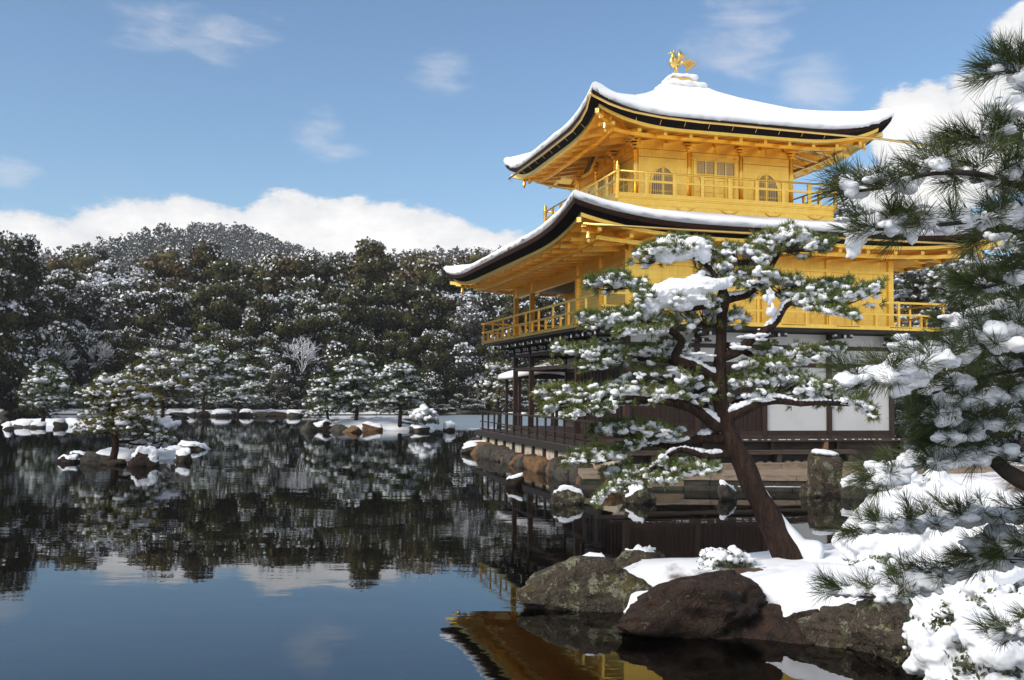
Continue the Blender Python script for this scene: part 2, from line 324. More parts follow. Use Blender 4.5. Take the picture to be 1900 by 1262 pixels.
# raised edge floor on the white side, with a long step below
eng = part(MB().box(-.62, L+.55, -.62, -.102, 1.055, 1.115), 'edge_floor', WOOD_GREY)
m = MB()
for k in range(60):
    a = random.uniform(0, L); m.box(a, a+random.uniform(.02, .10), -.63, -.60, 1.10, 1.122)
part(m, 'edge_snow', SNOW, eng)['kind'] = 'stuff'
for k in range(5): part(MB().box(k*2.12-.06, k*2.12+.06, -.52, -.40, .40, 1.055), 'edge_floor_post', WOOD, eng)
for k in range(4): part(MB().box(-.05, 8.6, -.30-.004*k, -.27, .32+.185*k, .50+.185*k), 'underfloor_board', WOOD_GREY, eng)
stp = part(MB().box(-.9, 6.45, -1.32, -.92, .745, .84), 'step', WOOD_GREY)
for a in (.2, 2.05, 3.95, 6.2): part(MB().box(a, a+.14, -1.28, -.96, .40, .745), 'step_leg', WOOD_GREY, stp)
part(MB().box(-.8, 6.3, -1.02, -.99, .45, .70), 'step_board', WOOD_BLACK, stp)
part(MB().box(5.85, 5.97, -.60, -.48, .84, 1.055), 'step_post', mat('pale_timber', (.30, .17, .08), .7), stp)
pm = MB().box(-.08, .08, -.08, .08, .42, 4.16).mesh('post', WOOD)
POSTS1 = [(2.12*k, 0) for k in range(5)] + [(0, b) for b in (4.24, 9.54, W)] + [(2.12, W), (2.12, 9.54), (2.12, 4.24), (L, W), (L, 5.9), (4.3, W), (6.4, W)]
for a, b in POSTS1: link('post', pm, pav, (a, b, 0))
def wall1(a0, a1, b0, b1, kind, wd=.05):                # one bay of the first storey between two posts, along x or y
    ax = abs(a1-a0) > abs(b1-b0)
    def bx(z0, z1, t, m, name, par=None, inset=.08):
        if ax: return part(MB().box(a0+inset, a1-inset, b0-t, b0+t, z0, z1), name, m, par)
        return part(MB().box(a0-t, a0+t, b0+inset, b1-inset, z0, z1), name, m, par)
    bx(3.185, 3.311, .06, WOOD, 'tie_beam'); bx(3.707, 3.827, .06, WOOD, 'tie_beam')
    if kind != 'open': bx(3.311, 3.707, .025, PLASTER, 'wall_panel')
    bx(3.827, 4.16, .025, PLASTER, 'wall_panel')
    if kind == 'open': return
    bx(1.20, 1.342, .06, WOOD, 'sill_beam'); bx(1.045, 1.20, .09, WOOD_GREY, 'sill_beam')
    if kind == 'white': bx(1.342, 3.185, .025, PLASTER, 'wall_panel')
    if kind == 'lattice':
        base = bx(1.342, 3.185, .015, WOOD, 'lattice_shutter')
        m = MB(); n = 14; ln = (a1-a0 if ax else b1-b0)-.16
        for k in range(n+1):
            c = (a0 if ax else b0)+.08+ln*k/n
            if ax: m.box(c-.012, c+.012, b0-.045, b0-.016, 1.345, 3.18)
            else: m.box(a0-.045, a0-.016, c-.012, c+.012, 1.345, 3.18)
        for k in range(13):
            z = 1.36+.15*k
            if ax: m.box(a0+.09, a1-.09, b0-.042, b0-.017, z, z+.022)
            else: m.box(a0-.042, a0-.017, b0+.09, b1-.09, z, z+.022)
        part(m, 'lattice', WOOD, base)
for k, kind in enumerate(('lattice', 'lattice', 'white', 'white')): wall1(2.12*k, 2.12*(k+1), 0, 0, kind)
wall1(0, 0, 0, 4.24, 'open'); wall1(0, 0, 4.24, 9.54, 'open'); wall1(0, 0, 9.54, W, 'open')
wall1(0, 2.12, W, W, 'open'); wall1(2.12, 4.3, W, W, 'lattice'); wall1(4.3, 6.4, W, W, 'lattice'); wall1(6.4, L, W, W, 'lattice')
wall1(2.12, 2.12, 0, 4.24, 'lattice'); wall1(2.12, 2.12, 4.24, 9.54, 'lattice'); wall1(2.12, 2.12, 9.54, W, 'lattice')
wall1(L, L, 0, 5.9, 'white'); wall1(L, L, 5.9, W, 'white')
part(MB().box(-.05, L+.05, -.05, W+.05, 4.161, 4.20), 'first_ceiling', WOOD_BLACK)
# brackets with white painted ends
TIPW = mat('white_paint', (.8, .8, .8), .7)
def bracket(a, b, dx, dy, big=True):
    o = empty('bracket', (a, b, 0)); o.parent = pav; o.rotation_euler = (0, 0, math.atan2(dy, dx))
    m = MB(); t = MB()
    for r, z in ((.42, 3.86), (.88, 4.02)):
        m.box(-.05, r, -.045, .045, z, z+.12); t.box(r+.001, r+.018, -.032, .032, z+.01, z+.10)
        for s in (-1, 1):
            m.box(r-.16, r-.07, s*.046, s*.30, z+.01, z+.115)
            t.box(r-.15, r-.08, s*.301, s*.312, z+.03, z+.10); t.box(r-.069, r-.06, s*.22, s*.30, z+.06, z+.115)
    part(m, 'bracket_arm', WOOD_BLACK, o); part(t, 'bracket_end', TIPW, o)['kind'] = 'stuff'; return o
for a in (2.12, 4.24, 6.36, 8.30): bracket(a, 0, 0, -1)
for k in range(12): bracket(0, .15+1.055*k, -1, 0)
# ---- second storey: gallery, railing, walls
gal = part(rect_ring(-G, L+G, -G, W+G, G+.05, 4.275, 4.39), 'gallery_floor', GOLD)
part(rect_ring(-G+.06, L+G-.06, -G+.06, W+G-.06, G-.1, 4.205, 4.273), 'gallery_joists', WOOD_BLACK, gal)
m = MB()
for k in range(5): m.box(.7+1.75*k, 1.45+1.75*k, -G-.004, -G+.01, 4.345, 4.362); m.box(-G-.004, -G+.01, .7+2.2*k, 1.45+2.2*k, 4.345, 4.362)
part(m, 'drain_slot', BLACK, gal)
def railing(x0, x1, y0, y1, zf, zt, zm, ext, nx, ny, parent):
    for sd, (c, ax) in {'E': (y0, 0), 'W': (y1, 0), 'S': (x0, 1), 'N': (x1, 1)}.items():
        lo, hi = (x0, x1) if ax == 0 else (y0, y1)
        r = None
        for z0, z1, e, nm in ((zt-.06, zt, ext, 'top_rail'), (zm-.055, zm, ext*.7, 'middle_rail')):
            dz = .002 if ax else 0
            q = (lo-e, hi+e, c-.032, c+.032) if ax == 0 else (c-.032, c+.032, lo-e, hi+e)
            o = part(MB().box(*q, z0+dz, z1+dz), nm, GOLD, r if r else parent)
        n = nx if ax == 0 else ny
        for k in range(2*n+1):
            if k == 2*n and ax == 1 or k == 0 and ax == 1: continue
            t = lo+(hi-lo)*k/(2*n); full = k % 2 == 0; h = zt-.06 if full else zm-.055
            key = ('rail_post', full, zf, zt)
            if key not in RP: RP[key] = MB().box(-.035, .035, -.03, .03, zf, h).mesh('rail_post', GOLD)
            link('rail_post', RP[key], parent, ((t, c, 0) if ax == 0 else (c, t, 0)), 0 if ax == 0 else PI/2)
RP = {}
gr = empty('gallery_railing'); gr.parent = pav
railing(-G+.05, L+G-.05, -G+.05, W+G-.05, 4.39, 5.11, 4.756, .11, 7, 9, gr)
def gold_wall(a0, a1, b0, b1, z0, z1, name='wall'): return part(MB().box(a0, a1, b0, b1, z0, z1), name, GOLD)
ZT2 = 6.72
for k in range(4):
    x0, x1 = 2.12*k+.08, 2.12*(k+1)-.08
    pnl = gold_wall(x0, x1, -.02, .04, 4.39, 6.02); part(MB().box(x0, x1, -.02, .04, 6.115, ZT2), 'upper_panel', GOLD, pnl)
    for j in range(1, 4): part(MB().box(x0+(x1-x0)*j/4-.006, x0+(x1-x0)*j/4+.006, -.032, -.021, 4.39, 6.02), 'panel_seam', GOLD, pnl)
part(MB().box(-.08, L+.08, -.09, .05, 6.022, 6.112), 'frieze_beam', GOLD)
for y0, y1 in ((.08, 2.04), (2.20, 4.16)):
    pnl = gold_wall(-.02, .04, y0, y1, 4.39, 6.02)
    for j in range(14): part(MB().box(-.04, -.021, y0+.02, y1-.02, 4.5+.105*j, 4.53+.105*j), 'louvre', GOLD, pnl)
part(MB().box(-.092, .05, .09, W+.08, 6.026, 6.116), 'frieze_beam', GOLD)
part(MB().box(-.03, .03, .06, W-.06, 6.118, ZT2), 'upper_panel', GOLD)
pnl = gold_wall(2.10, 2.16, .1, W-.02, 4.39, ZT2)
for j in range(14): part(MB().box(2.075, 2.099, 4.3, W-.1, 4.5+.105*j, 4.53+.105*j), 'louvre', GOLD, pnl)
gold_wall(2.161, L, W-.06, W, 4.39, ZT2); gold_wall(L-.05, L, .05, W-.061, 4.39, ZT2); gold_wall(.041, 2.099, 4.20, 4.26, 4.39, ZT2)
part(MB().box(.05, 2.09, 4.27, W+.3, 6.30, 6.34), 'porch_ceiling', CREAM)
part(MB().box(-.1, L, -.05, W, 4.391, 4.40), 'second_floor', GOLD)
pm = MB().box(-.085, .085, -.085, .085, 4.39, ZT2).mesh('second_post', GOLD)
for a, b in [(2.12*k, 0) for k in range(5)] + [(0, 2.12), (0, 4.24), (0, 9.54), (0, W), (2.12, W), (L, W)]: link('second_post', pm, pav, (a, b, 0))
# ---- roofs
def roof(name, ea0, ea1, eb0, eb1, t0, t1, u0, u1, ze, zt, lift, lrange, prof, over, wall_z, th, label):
    """eave rectangle, top rectangle, heights; over = horizontal overhang beyond the wall"""
    nt = 130
    def loop(ins, dz, lf, n=nt):                         # ring around the eave at inset ins
        P = []
        a0, a1, b0, b1 = ea0+ins, ea1-ins, eb0+ins, eb1-ins
        for (p, q) in (((a0, b0), (a1, b0)), ((a1, b0), (a1, b1)), ((a1, b1), (a0, b1)), ((a0, b1), (a0, b0))):
            ln = math.hypot(q[0]-p[0], q[1]-p[1])
            for k in range(n):
                t = k/n; t = .5-.5*math.cos(PI*t)        # denser at the corners
                d = min(t, 1-t)*ln
                P.append((p[0]+(q[0]-p[0])*t, p[1]+(q[1]-p[1])*t, ze+dz+lf*lift*max(0, 1-d/lrange)**3))
        return P
    def strip(loops, nm, m, parent, smooth=True, cap=False):
        n = 4*nt; V = [p for lp in loops for p in lp]
        Fq = [(i*n+k, i*n+(k+1) % n, (i+1)*n+(k+1) % n, (i+1)*n+k) for i in range(len(loops)-1) for k in range(n)]
        mb = MB(); mb.add(V, Fq); return mb.build(nm, m, parent, smooth)
    def slope(s):                                        # ring on the slope, s=0 eave, s=1 top
        a0, a1, b0, b1 = ea0+(t0-ea0)*s, ea1+(t1-ea1)*s, eb0+(u0-eb0)*s, eb1+(u1-eb1)*s; P = []
        pz = prof*s+(1-prof)*s*s
        for (p, q) in (((a0, b0), (a1, b0)), ((a1, b0), (a1, b1)), ((a1, b1), (a0, b1)), ((a0, b1), (a0, b0))):
            for k in range(nt):
                t = .5-.5*math.cos(PI*k/nt); e = (ea1-ea0) if p[1] == q[1] else (eb1-eb0); d = min(t, 1-t)*e
                P.append((p[0]+(q[0]-p[0])*t, p[1]+(q[1]-p[1])*t, ze+(zt-ze)*pz+lift*max(0, 1-d/lrange)**3*(1-s)**2.2))
        return P
    S = [0, .03, .08, .15, .24, .35, .48, .62, .76, .88, 1.0]
    r = strip([loop(.03, -.14, 1.0), loop(.0, -.005, 1.0)] + [slope(s) for s in S[1:]], name, SHINGLE, pav)
    strip([loop(.30, -.27, .93), loop(.04, -.145, 1.0)], 'eave_underside', BLACK, r)
    strip([loop(.42, -.37, .88), loop(.31, -.36, .9), loop(.30, -.262, .93)], 'eave_board', GOLD, r, smooth=False)
    strip([loop(over, wall_z-ze, 0.0), loop(over*.6, (wall_z-ze)*.6-.37*.4, .35), loop(.42, -.36, .87)], 'soffit', GOLD, r)
    # snow blanket with a rounded, slightly ragged lip
    def jag(lp, amp, amp2, dx=0):
        P = np.array(lp); n = fbm(P, 7, 4, 2, .7)*amp + fbm(P, 1.2, 2, 5)*amp2; P[:, 2] += n; return [tuple(p) for p in P]
    sl = []
    for s in S[1:]:
        P = np.array(slope(s)); P[:, 2] += th*(1+.22*fbm(P, .9, 4, 8)); sl.append([tuple(p) for p in P])
    sn = strip([jag(loop(.05, -.01, 1.0), .0, 0), jag(loop(-.02, .045, 1.0), .055, .02), jag(loop(-.045, th*.4, 1.0), .012, .02), jag(loop(-.02, th*.72, 1.0), .006, .02), jag(loop(.06, th*.94, 1.0), 0, .02)] + sl, 'roof_snow', SNOW_ROOF, r)
    # rafters under the soffit: inner tier to a purlin, outer tier to the eave board
    def soff(ins, d):                                    # soffit height at inset and distance from the corner
        lf = max(0, 1-d/lrange)**3*lift
        x0, x1, x2 = .42, over*.6, over
        z0, z1, z2 = -.36+.87*lf, (wall_z-ze)*.6-.37*.4+.35*lf, wall_z-ze
        if ins < x1: k = (ins-x0)/(x1-x0); return ze+z0+(z1-z0)*k
        k = (ins-x1)/(x2-x1); return ze+z1+(z2-z1)*k
    for sd in range(4):
        lo, hi = ((ea0, ea1) if sd % 2 == 0 else (eb0, eb1)); ln = hi-lo; n = max(8, int(round(ln/.86)))
        for k in range(1, n):
            t = lo+ln*k/n; d = min(t-lo, hi-t)
            def P(ins, z):
                if sd == 0: return (t, eb0+ins, z)
                if sd == 2: return (t, eb1-ins, z)
                if sd == 1: return (ea0+ins, t, z)
                return (ea1-ins, t, z)
            e = min(over, d)
            if e > .75:
                part(MB().beam(P(e, soff(e, d)-.005), P(.50, soff(.50, d)-.01), .11, .10), 'rafter', GOLD, r)
                if e > 1.35: part(MB().beam(P(e, soff(e, d)-.105), P(1.12, soff(1.12, d)-.112), .13, .12), 'lower_rafter', GOLD, r)
    for ins, dz in ((1.02, .10),):                       # eave purlin ring
        for sd in range(4):
            lo, hi = ((ea0, ea1) if sd % 2 == 0 else (eb0, eb1)); mb = MB(); pts = []
            for k in range(25):
                t = lo+ins+(hi-lo-2*ins)*k/24; d = min(t-lo, hi-t); z = soff(ins, d)-dz
                pts.append({0: (t, eb0+ins, z), 2: (t, eb1-ins, z), 1: (ea0+ins, t, z), 3: (ea1-ins, t, z)}[sd])
            for p, q in zip(pts, pts[1:]): mb.beam(p, q, .09, .11)
            part(mb, 'purlin', GOLD, r)
    for cx, cy, sx, sy in ((ea0, eb0, 1, 1), (ea1, eb0, -1, 1), (ea1, eb1, -1, -1), (ea0, eb1, 1, -1)):
        z0, z1 = wall_z-.08, ze+lift*.72-.36
        h = part(MB().beam((cx+sx*over, cy+sy*over, z0), (cx+sx*.42, cy+sy*.42, z1), .14, .16), 'hip_rafter', GOLD, r)
        part(MB().beam((cx+sx*.419, cy+sy*.419, z1+.015), (cx+sx*.22, cy+sy*.22, z1+.05), .13, .13), 'hip_cap', GOLD_PALE, h)
        bx, by = cx+sx*.62, cy+sy*.62
        bm_ = MB(); bm_.lathe([(.012, -.16), (.012, -.02), (.05, -.20), (.06, -.28), (.075, -.36), (.0, -.362)][2:], (bx, by, z1-.05), 12)
        bm_.tube([(bx, by, z1-.12), (bx, by, z1-.26)], .007, 6); bm_.box(bx-.035, bx+.035, by-.003, by+.003, z1-.52, z1-.43)
        part(bm_, 'wind_bell', GOLD_PALE, h)
    return r
roof1 = roof('lower_roof', -2.4, L+2.4, -2.4, W+2.4, .75, 7.75, 2.3, 9.4, 6.815, 7.80, .50, 5.0, .7, 2.36, 6.62, .235, None)
roof3 = roof('upper_roof', A3-2.27, A3+L3+2.27, B3-2.27, B3+L3+2.27, A3+L3/2-.42, A3+L3/2+.42, B3+L3/2-.42, B3+L3/2+.42, 10.575, 12.93, .60, 3.3, .56, 2.2, 10.60, .26, None)
# gutters
def gutter(pts, r_, parent, hooks):
    g = MB().tube(pts, r_, 8).build('gutter', GOLD_PALE, parent, True)
    mb = MB()
    for (x, y, z) in hooks: mb.tube([(x, y, z-.03), (x, y+.02, z+.05), (x, y+.10, z+.10)] if 1 else [], .008, 5)
    return g
yE = B3-2.36
gutter([(-.86, yE, 11.02), (-.81, yE, 10.976), (-.28, yE, 10.768), (.1, yE, 10.66), (.5, yE, 10.579), (1.4, yE, 10.49), (2.61, yE, 10.445), (3.65, yE, 10.44), (6.36, yE, 10.41), (8.87, yE, 10.395), (11.3, yE, 10.262)], .036, roof3, [])
xS = A3-2.36
gutter([(xS, .70, 11.02), (xS, .85, 10.93), (xS, 1.11, 10.65), (xS, 1.6, 10.46), (xS, 2.44, 10.33), (xS, 5.43, 10.31), (xS, 7.59, 10.33), (xS, 9.85, 10.36)], .034, roof3, [])
part(MB().box(11.22, 11.29, yE-.04, yE+.04, 10.0, 10.24), 'spout', GOLD_PALE, roof3)
part(MB().tube([(9.3, yE+.03, 10.43), (9.6, yE+.03, 10.45), (10.3, yE+.03, 10.41), (11.2, yE+.03, 10.35), (11.3, yE+.03, 10.30)], [.02, .05, .055, .05, .01], 10), 'gutter_snow', SNOW, roof3, smooth=True)
gutter([(-2.15, -2.42, 6.66), (.53, -2.42, 6.645), (2.71, -2.42, 6.65), (6.43, -2.42, 6.655), (9.4, -2.42, 6.67)], .034, roof1, [])
mb = MB()
for k in range(13): a = -.2+.78*k; mb.tube([(a, yE+.0, 10.42), (a+.0, yE+.12, 10.30)], .007, 5)
part(mb, 'gutter_bracket', GOLD_PALE, roof3)
mb = MB()
for k in range(11): b = 1.6+.82*k; mb.tube([(xS, b, 10.34), (xS+.14, b, 10.22)], .007, 5)
part(mb, 'gutter_bracket', GOLD_PALE, roof3)
# ---- third storey
x0, x1, y0, y1 = A3-G3, A3+L3+G3, B3-G3, B3+L3+G3
drum = part(MB().box(x0+.07, x1-.07, y0+.07, y1-.07, 7.35, 8.33), 'drum', GOLD)
part(MB().box(x0+.05, x1-.05, y0+.05, y1-.05, 8.16, 8.175), 'drum_seam', GOLD, drum)
for k in range(5):
    mb = MB(); a = x0+.75+k*1.52
    for s in (-1, 1): mb.box(a+s*.25-.16, a+s*.25+.16, y0+.045, y0+.069, 8.13, 8.155)
    mb.tube([(a-.28, y0+.055, 8.10), (a-.15, y0+.045, 8.03), (a, y0+.04, 8.005), (a+.15, y0+.045, 8.03), (a+.28, y0+.055, 8.10)], .016, 6)
    part(mb, 'drum_ornament', GOLD, drum)
ver = part(rect_ring(x0, x1, y0, y1, G3, 8.37, 8.44), 'veranda_floor', GOLD)
part(rect_ring(x0+.03, x1-.03, y0+.03, y1-.03, G3-.06, 8.331, 8.369), 'veranda_joist', GOLD, ver)
vr = empty('veranda_railing'); vr.parent = pav
i0, i1, j0, j1 = x0+.03, x1-.03, y0+.03, y1-.03
for ax, c in ((0, j0), (0, j1), (1, i0), (1, i1)):
    lo, hi = (i0, i1) if ax == 0 else (j0, j1)
    pt = (lambda t, z: (t, c, z)) if ax == 0 else (lambda t, z: (c, t, z))
    part(MB().tube([pt(lo-(.0), 9.146), pt(hi, 9.146)], .03, 8), 'top_rail', GOLD, vr, smooth=True)
    part(MB().box(*((lo, hi, c-.025, c+.025) if ax == 0 else (c-.025, c+.025, lo, hi)), 8.835, 8.90), 'middle_rail', GOLD, vr)
    part(MB().box(*((lo, hi, c-.04, c+.04) if ax == 0 else (c-.04, c+.04, lo+.041, hi-.041)), 8.441, 8.485), 'bottom_rail', GOLD, vr)
    key = ('v', 0)
    if key not in RP:
        q = MB().box(-.06, .06, -.03, .03, 8.485, 9.06); q.box(-.09, .09, -.035, .035, 9.061, 9.095); q.box(-.05, .05, -.03, .03, 9.096, 9.12); RP[key] = q.mesh('rail_post', GOLD)
    for k in range(1, 8): link('rail_post', RP[key], vr, pt(lo+(hi-lo)*k/8, 0), 0 if ax == 0 else PI/2)
nm = MB().lathe([(.062, 8.30), (.062, 9.16), (.07, 9.17), (.07, 9.20), (.06, 9.21), (.066, 9.25), (.066, 9.33), (.03, 9.36), (.035, 9.38), (.012, 9.44), (.004, 9.50)], n=14).mesh('newel_post', GOLD, True)
for a, b in ((i0, j0), (i1, j0), (i0, j1), (i1, j1)): link('newel_post', nm, vr, (a, b, 0))
ZT3 = 10.66
bay = L3/3
def kato(w2, z0, z1, n=9):                              # outline of a bell-shaped window, half width w2
    h = z1-z0; R = [(w2*1.07, z0), (w2*1.0, z0+h*.25), (w2*.97, z0+h*.52), (w2*.90, z0+h*.66), (w2*.80, z0+h*.745), (w2*.62, z0+h*.85), (w2*.42, z0+h*.925), (w2*.22, z0+h*.96), (w2*.10, z0+h*.975), (0, z1)]
    return R + [(-x, z) for x, z in reversed(R[:-1])]
def storey3_side(o):
    """one face of the third storey, built along local x facing -y, hung on the empty o"""
    for k in range(3):
        xa, xb = k*bay+.075, (k+1)*bay-.075
        wl = part(MB().box(xa, xb, -.02, .03, 8.44, 9.875), 'wall_panel', GOLD, o)
        part(MB().box(xa, xb, -.022, .03, 9.887, 10.13), 'wall_panel', GOLD, o); part(MB().box(xa, xb, -.02, .03, 10.142, ZT3), 'wall_panel', GOLD, o)
        xm = (xa+xb)/2
        sp = MB().box(xm-.012, xm+.012, -.05, -.023, 10.17, 10.42); sp.box(xm-.10, xm+.10, -.05, -.023, 10.42, 10.45); sp.box(xa, xb, -.05, -.021, 10.46, 10.475); part(sp, 'strut', GOLD, o)
        if k != 1:
            out = kato(.455, 8.50, 9.64); inn = kato(.40, 8.50, 9.59)
            fr = MB(); n = len(out)
            V = [(xm+x, -.06, z) for x, z in out]+[(xm+x, -.06, z) for x, z in inn]+[(xm+x, -.0, z) for x, z in out]+[(xm+x, -.0, z) for x, z in inn]
            fr.add(V, [(i, i+1, n+i+1, n+i) for i in range(n-1)]+[(i, 2*n+i, 2*n+i+1, i+1) for i in range(n-1)]+[(n+i, n+i+1, 3*n+i+1, 3*n+i) for i in range(n-1)])
            win = fr.build('bell_window', GOLD, o)
            pn = MB(); pn.add([(xm+x, -.026, z) for x, z in inn], [tuple(range(n))]); part(pn, 'pane', PAPER, win)
            lt = MB(); ins_half = lambda z: np.interp(z, [p[1] for p in inn[:10]], [p[0] for p in inn[:10]])
            for j in range(1, 12):
                x = -.40+.80*j/12; zz = [p for p in np.linspace(8.5, 9.59, 60) if ins_half(p) > abs(x)]
                ww = .035 if j == 6 else .009; lt.box(xm+x-ww, xm+x+ww, -.045 if j != 6 else -.05, -.028, 8.5, max(zz))
            for z in (8.62, 8.79, 8.82, 9.09, 9.12, 9.30): h = ins_half(z); lt.box(xm-h, xm+h, -.043, -.0285, z, z+.014)
            part(lt, 'lattice', GOLD, win)
        else:
            dr = MB(); dr.box(xa+.06, xa+.13, -.06, -.021, 8.44, 9.98); dr.box(xb-.13, xb-.06, -.06, -.021, 8.44, 9.98); dr.box(xa+.13, xb-.13, -.06, -.021, 9.91, 9.97)
            dr.box(xa+.02, xa+.17, -.09, -.021, 9.985, 10.03); dr.box(xb-.17, xb-.02, -.09, -.021, 9.985, 10.03)
            door = dr.build('door', GOLD, o)
            for s in (0, 1):
                u0 = xa+.13+s*(xb-xa-.26)/2; u1 = u0+(xb-xa-.26)/2
                lf = MB(); um = (u0+u1)/2
                for c in (u0, um-.02, u1-.045): lf.box(c, c+.045, -.055, -.022, 8.45, 9.905)
                for z in (8.45, 8.86, 9.25, 9.34, 9.42, 9.86): lf.box(u0+.046, u1-.046, -.05, -.022, z, z+.035)
                part(lf, 'door_leaf', GOLD, door)
                for c0, c1 in ((u0+.05, um-.025), (um+.03, u1-.05)):
                    pp = part(MB().box(c0, c1, -.03, -.0225, 9.46, 9.855), 'pane', PAPER, door)
                    g_ = MB()
                    for j in range(1, 6): c = c0+(c1-c0)*j/6; g_.box(c-.006, c+.006, -.038, -.031, 9.46, 9.855)
                    for j in range(1, 8): z = 9.46+.05*j; g_.box(c0, c1, -.036, -.0312, z-.005, z+.005)
                    part(g_, 'lattice', GOLD, door)
    for k in range(4):
        c = k*bay; q = MB()
        for z, r in ((10.13, .13), (10.22, .20), (10.31, .27), (10.40, .34)): q.box(c-r*.75, c+r*.75, -.06-r*.55, -.021, z, z+.055); q.box(c-.05, c+.05, -.06-r*.9, -.021, z+.056, z+.089)
        part(q, 'post_bracket', GOLD, o)
pm3 = MB().lathe([(.085, 8.44), (.085, ZT3)], n=16).mesh('third_post', GOLD, True)
for fx, fy, rz in ((A3, B3, 0), (A3, B3+L3, -PI/2), (A3+L3, B3, PI/2), (A3+L3, B3+L3, PI)):
    o = empty('third_storey_side', (fx, fy, 0), rz); o.parent = pav; storey3_side(o)
    for k in range(3): link('third_post', pm3, o, (k*bay, 0, 0))
plq = MB().box(-.03, .03, -.36, .36, -.36, .36).build('plaque', mat('plaque_board', (.010, .022, .014), .5), pav)
plq.location = (A3-.62, B3+L3/2-.25, 10.10); plq.rotation_euler = (0, .42, 0)
fr = MB(); fr.box(-.05, .02, -.42, -.361, -.42, .42); fr.box(-.05, .02, .361, .42, -.42, .42); fr.box(-.05, .02, -.36, .36, .361, .42); fr.box(-.05, .02, -.36, .36, -.42, -.361); fr.build('plaque_frame', GOLD, plq)
# ---- finial: basin, snow, phoenix
AX, BX = A3+L3/2, B3+L3/2
def snow_slab(x, y, z, rx, ry, h, seed):
    V, Fc = ico(4); P = V.copy(); q = np.maximum(np.abs(P[:, 0]), np.abs(P[:, 1])); k = np.where(q > 1e-6, (np.linalg.norm(P[:, :2], axis=1)/np.maximum(q, 1e-6))**.8, 1)
    P[:, :2] *= k[:, None]; P[:, 2] = np.sign(P[:, 2])*np.abs(P[:, 2])**.6
    P = P*np.array([rx, ry, h/2])+np.array([x, y, z]); P += vnormals(P, Fc)*(fbm(P, 5, 3, seed)*.05)[:, None]; return P, Fc
P, Fc = snow_slab(AX, BX, 13.05, .80, .80, .30, 1); link('finial_snow', mesh_arrays('finial_snow', P, Fc, SNOW_ROOF, True), roof3)
bas = part(MB().box(AX-.44, AX+.44, BX-.44, BX+.44, 13.12, 13.34), 'finial_basin', GOLD_PALE, roof3)
P, Fc = snow_slab(AX, BX, 13.39, .52, .52, .26, 3); link('finial_snow', mesh_arrays('finial_snow', P, Fc, SNOW_ROOF, True), roof3)
ph = empty('phoenix_finial', (AX-.12, BX, 13.49)); ph.parent = pav; ph.scale = (1.4, 1.2, 1.12)
def blobmesh(c, r, rot=0.0, sub=3, nz=0.0):
    V, Fc = ico(sub); P = V*np.array(r); ca, sa = math.cos(rot), math.sin(rot); P = np.stack([P[:, 0]*ca-P[:, 2]*sa, P[:, 1], P[:, 0]*sa+P[:, 2]*ca], 1)+np.array(c); return P, Fc
def join(items):
    Vs, Fs, b = [], [], 0
    for V, Fc in items: Vs.append(V); Fs.append(Fc+b); b += len(V)
    return np.concatenate(Vs), np.concatenate(Fs)
body = MB(); body.tube([(.10, 0, .36), (.05, 0, .35), (-.05, 0, .37), (-.11, 0, .44), (-.12, 0, .53), (-.09, 0, .61), (-.085, 0, .68), (-.10, 0, .73)], [.02, .085, .115, .10, .07, .05, .04, .045], 12)
V1 = blobmesh((-.115, 0, .74), (.065, .05, .052), 0, 3); body.add(V1[0], V1[1]); body.tube([(-.16, 0, .735), (-.20, 0, .725), (-.225, 0, .70)], [.024, .014, .003], 8)
body.tube([(-.09, 0, .78), (-.05, 0, .82), (-.02, 0, .83), (.0, 0, .81)], [.012, .022, .018, .004], 6)
part(body, 'phoenix_body', GOLD_PALE, ph, smooth=True)
for s in (-1, 1):
    part(MB().tube([(0, s*.05, .34), (-.01, s*.055, .22), (.0, s*.055, .10), (.0, s*.055, -.03)], [.045, .028, .016, .02], 8), 'phoenix_leg', GOLD_PALE, ph, smooth=True)
    wg = MB()
    for k in range(7):
        t = k/6; wg.tube([(.0+.05*t, s*.08, .42), (.03+.10*t, s*(.15-.02*t), .60), (.06+.17*t-.04*(1-t), s*(.17+.02*t), .82-.22*t)], [.03, .036, .006], 5)
    part(wg, 'phoenix_wing', GOLD_PALE, ph, smooth=True)
tl = MB()
for k in range(11):
    t = k/10; s = (k % 3-1)*.05; e = (.60-.34*t, s*1.4, .42-.27*t); m_ = (.30-.06*t, s, .56-.14*t)
    tl.tube([(.08, s*.4, .38), ((.08+m_[0])/2+.02, s*.7, (.38+m_[2])/2+.05), m_, ((m_[0]+e[0])/2+.03, s*1.2, (m_[2]+e[2])/2), e], [.03, .03, .028, .022, .004], 6)
part(tl, 'phoenix_tail', GOLD_PALE, ph, smooth=True)
# ---- little fishing porch behind, seen past the posts
fp = part(MB().prism([(1.0, 2.98), (2.6, 3.30), (4.2, 2.98)], 1, W+4.0, W+7.0), 'porch_roof', SHINGLE)
V, Fc = ico(4); P = np.sign(V)*np.abs(V)**.6; P = P*np.array([1.75, 1.65, .20])+np.array([2.6, W+5.5, 3.22]); P[:, 2] += -.20*np.abs(P[:, 0]-2.6)+.16; link('porch_snow', mesh_arrays('porch_snow', P, Fc, SNOW_ROOF, True), fp)
for a in (1.4, 3.8):
    for b in (W+4.4, W+6.6): part(MB().box(a-.06, a+.06, b-.06, b+.06, -.4, 3.1), 'porch_post', WOOD, fp)
part(MB().box(1.2, 4.0, W+.2, W+7.0, .72, .82), 'porch_floor', WOOD_GREY, fp)
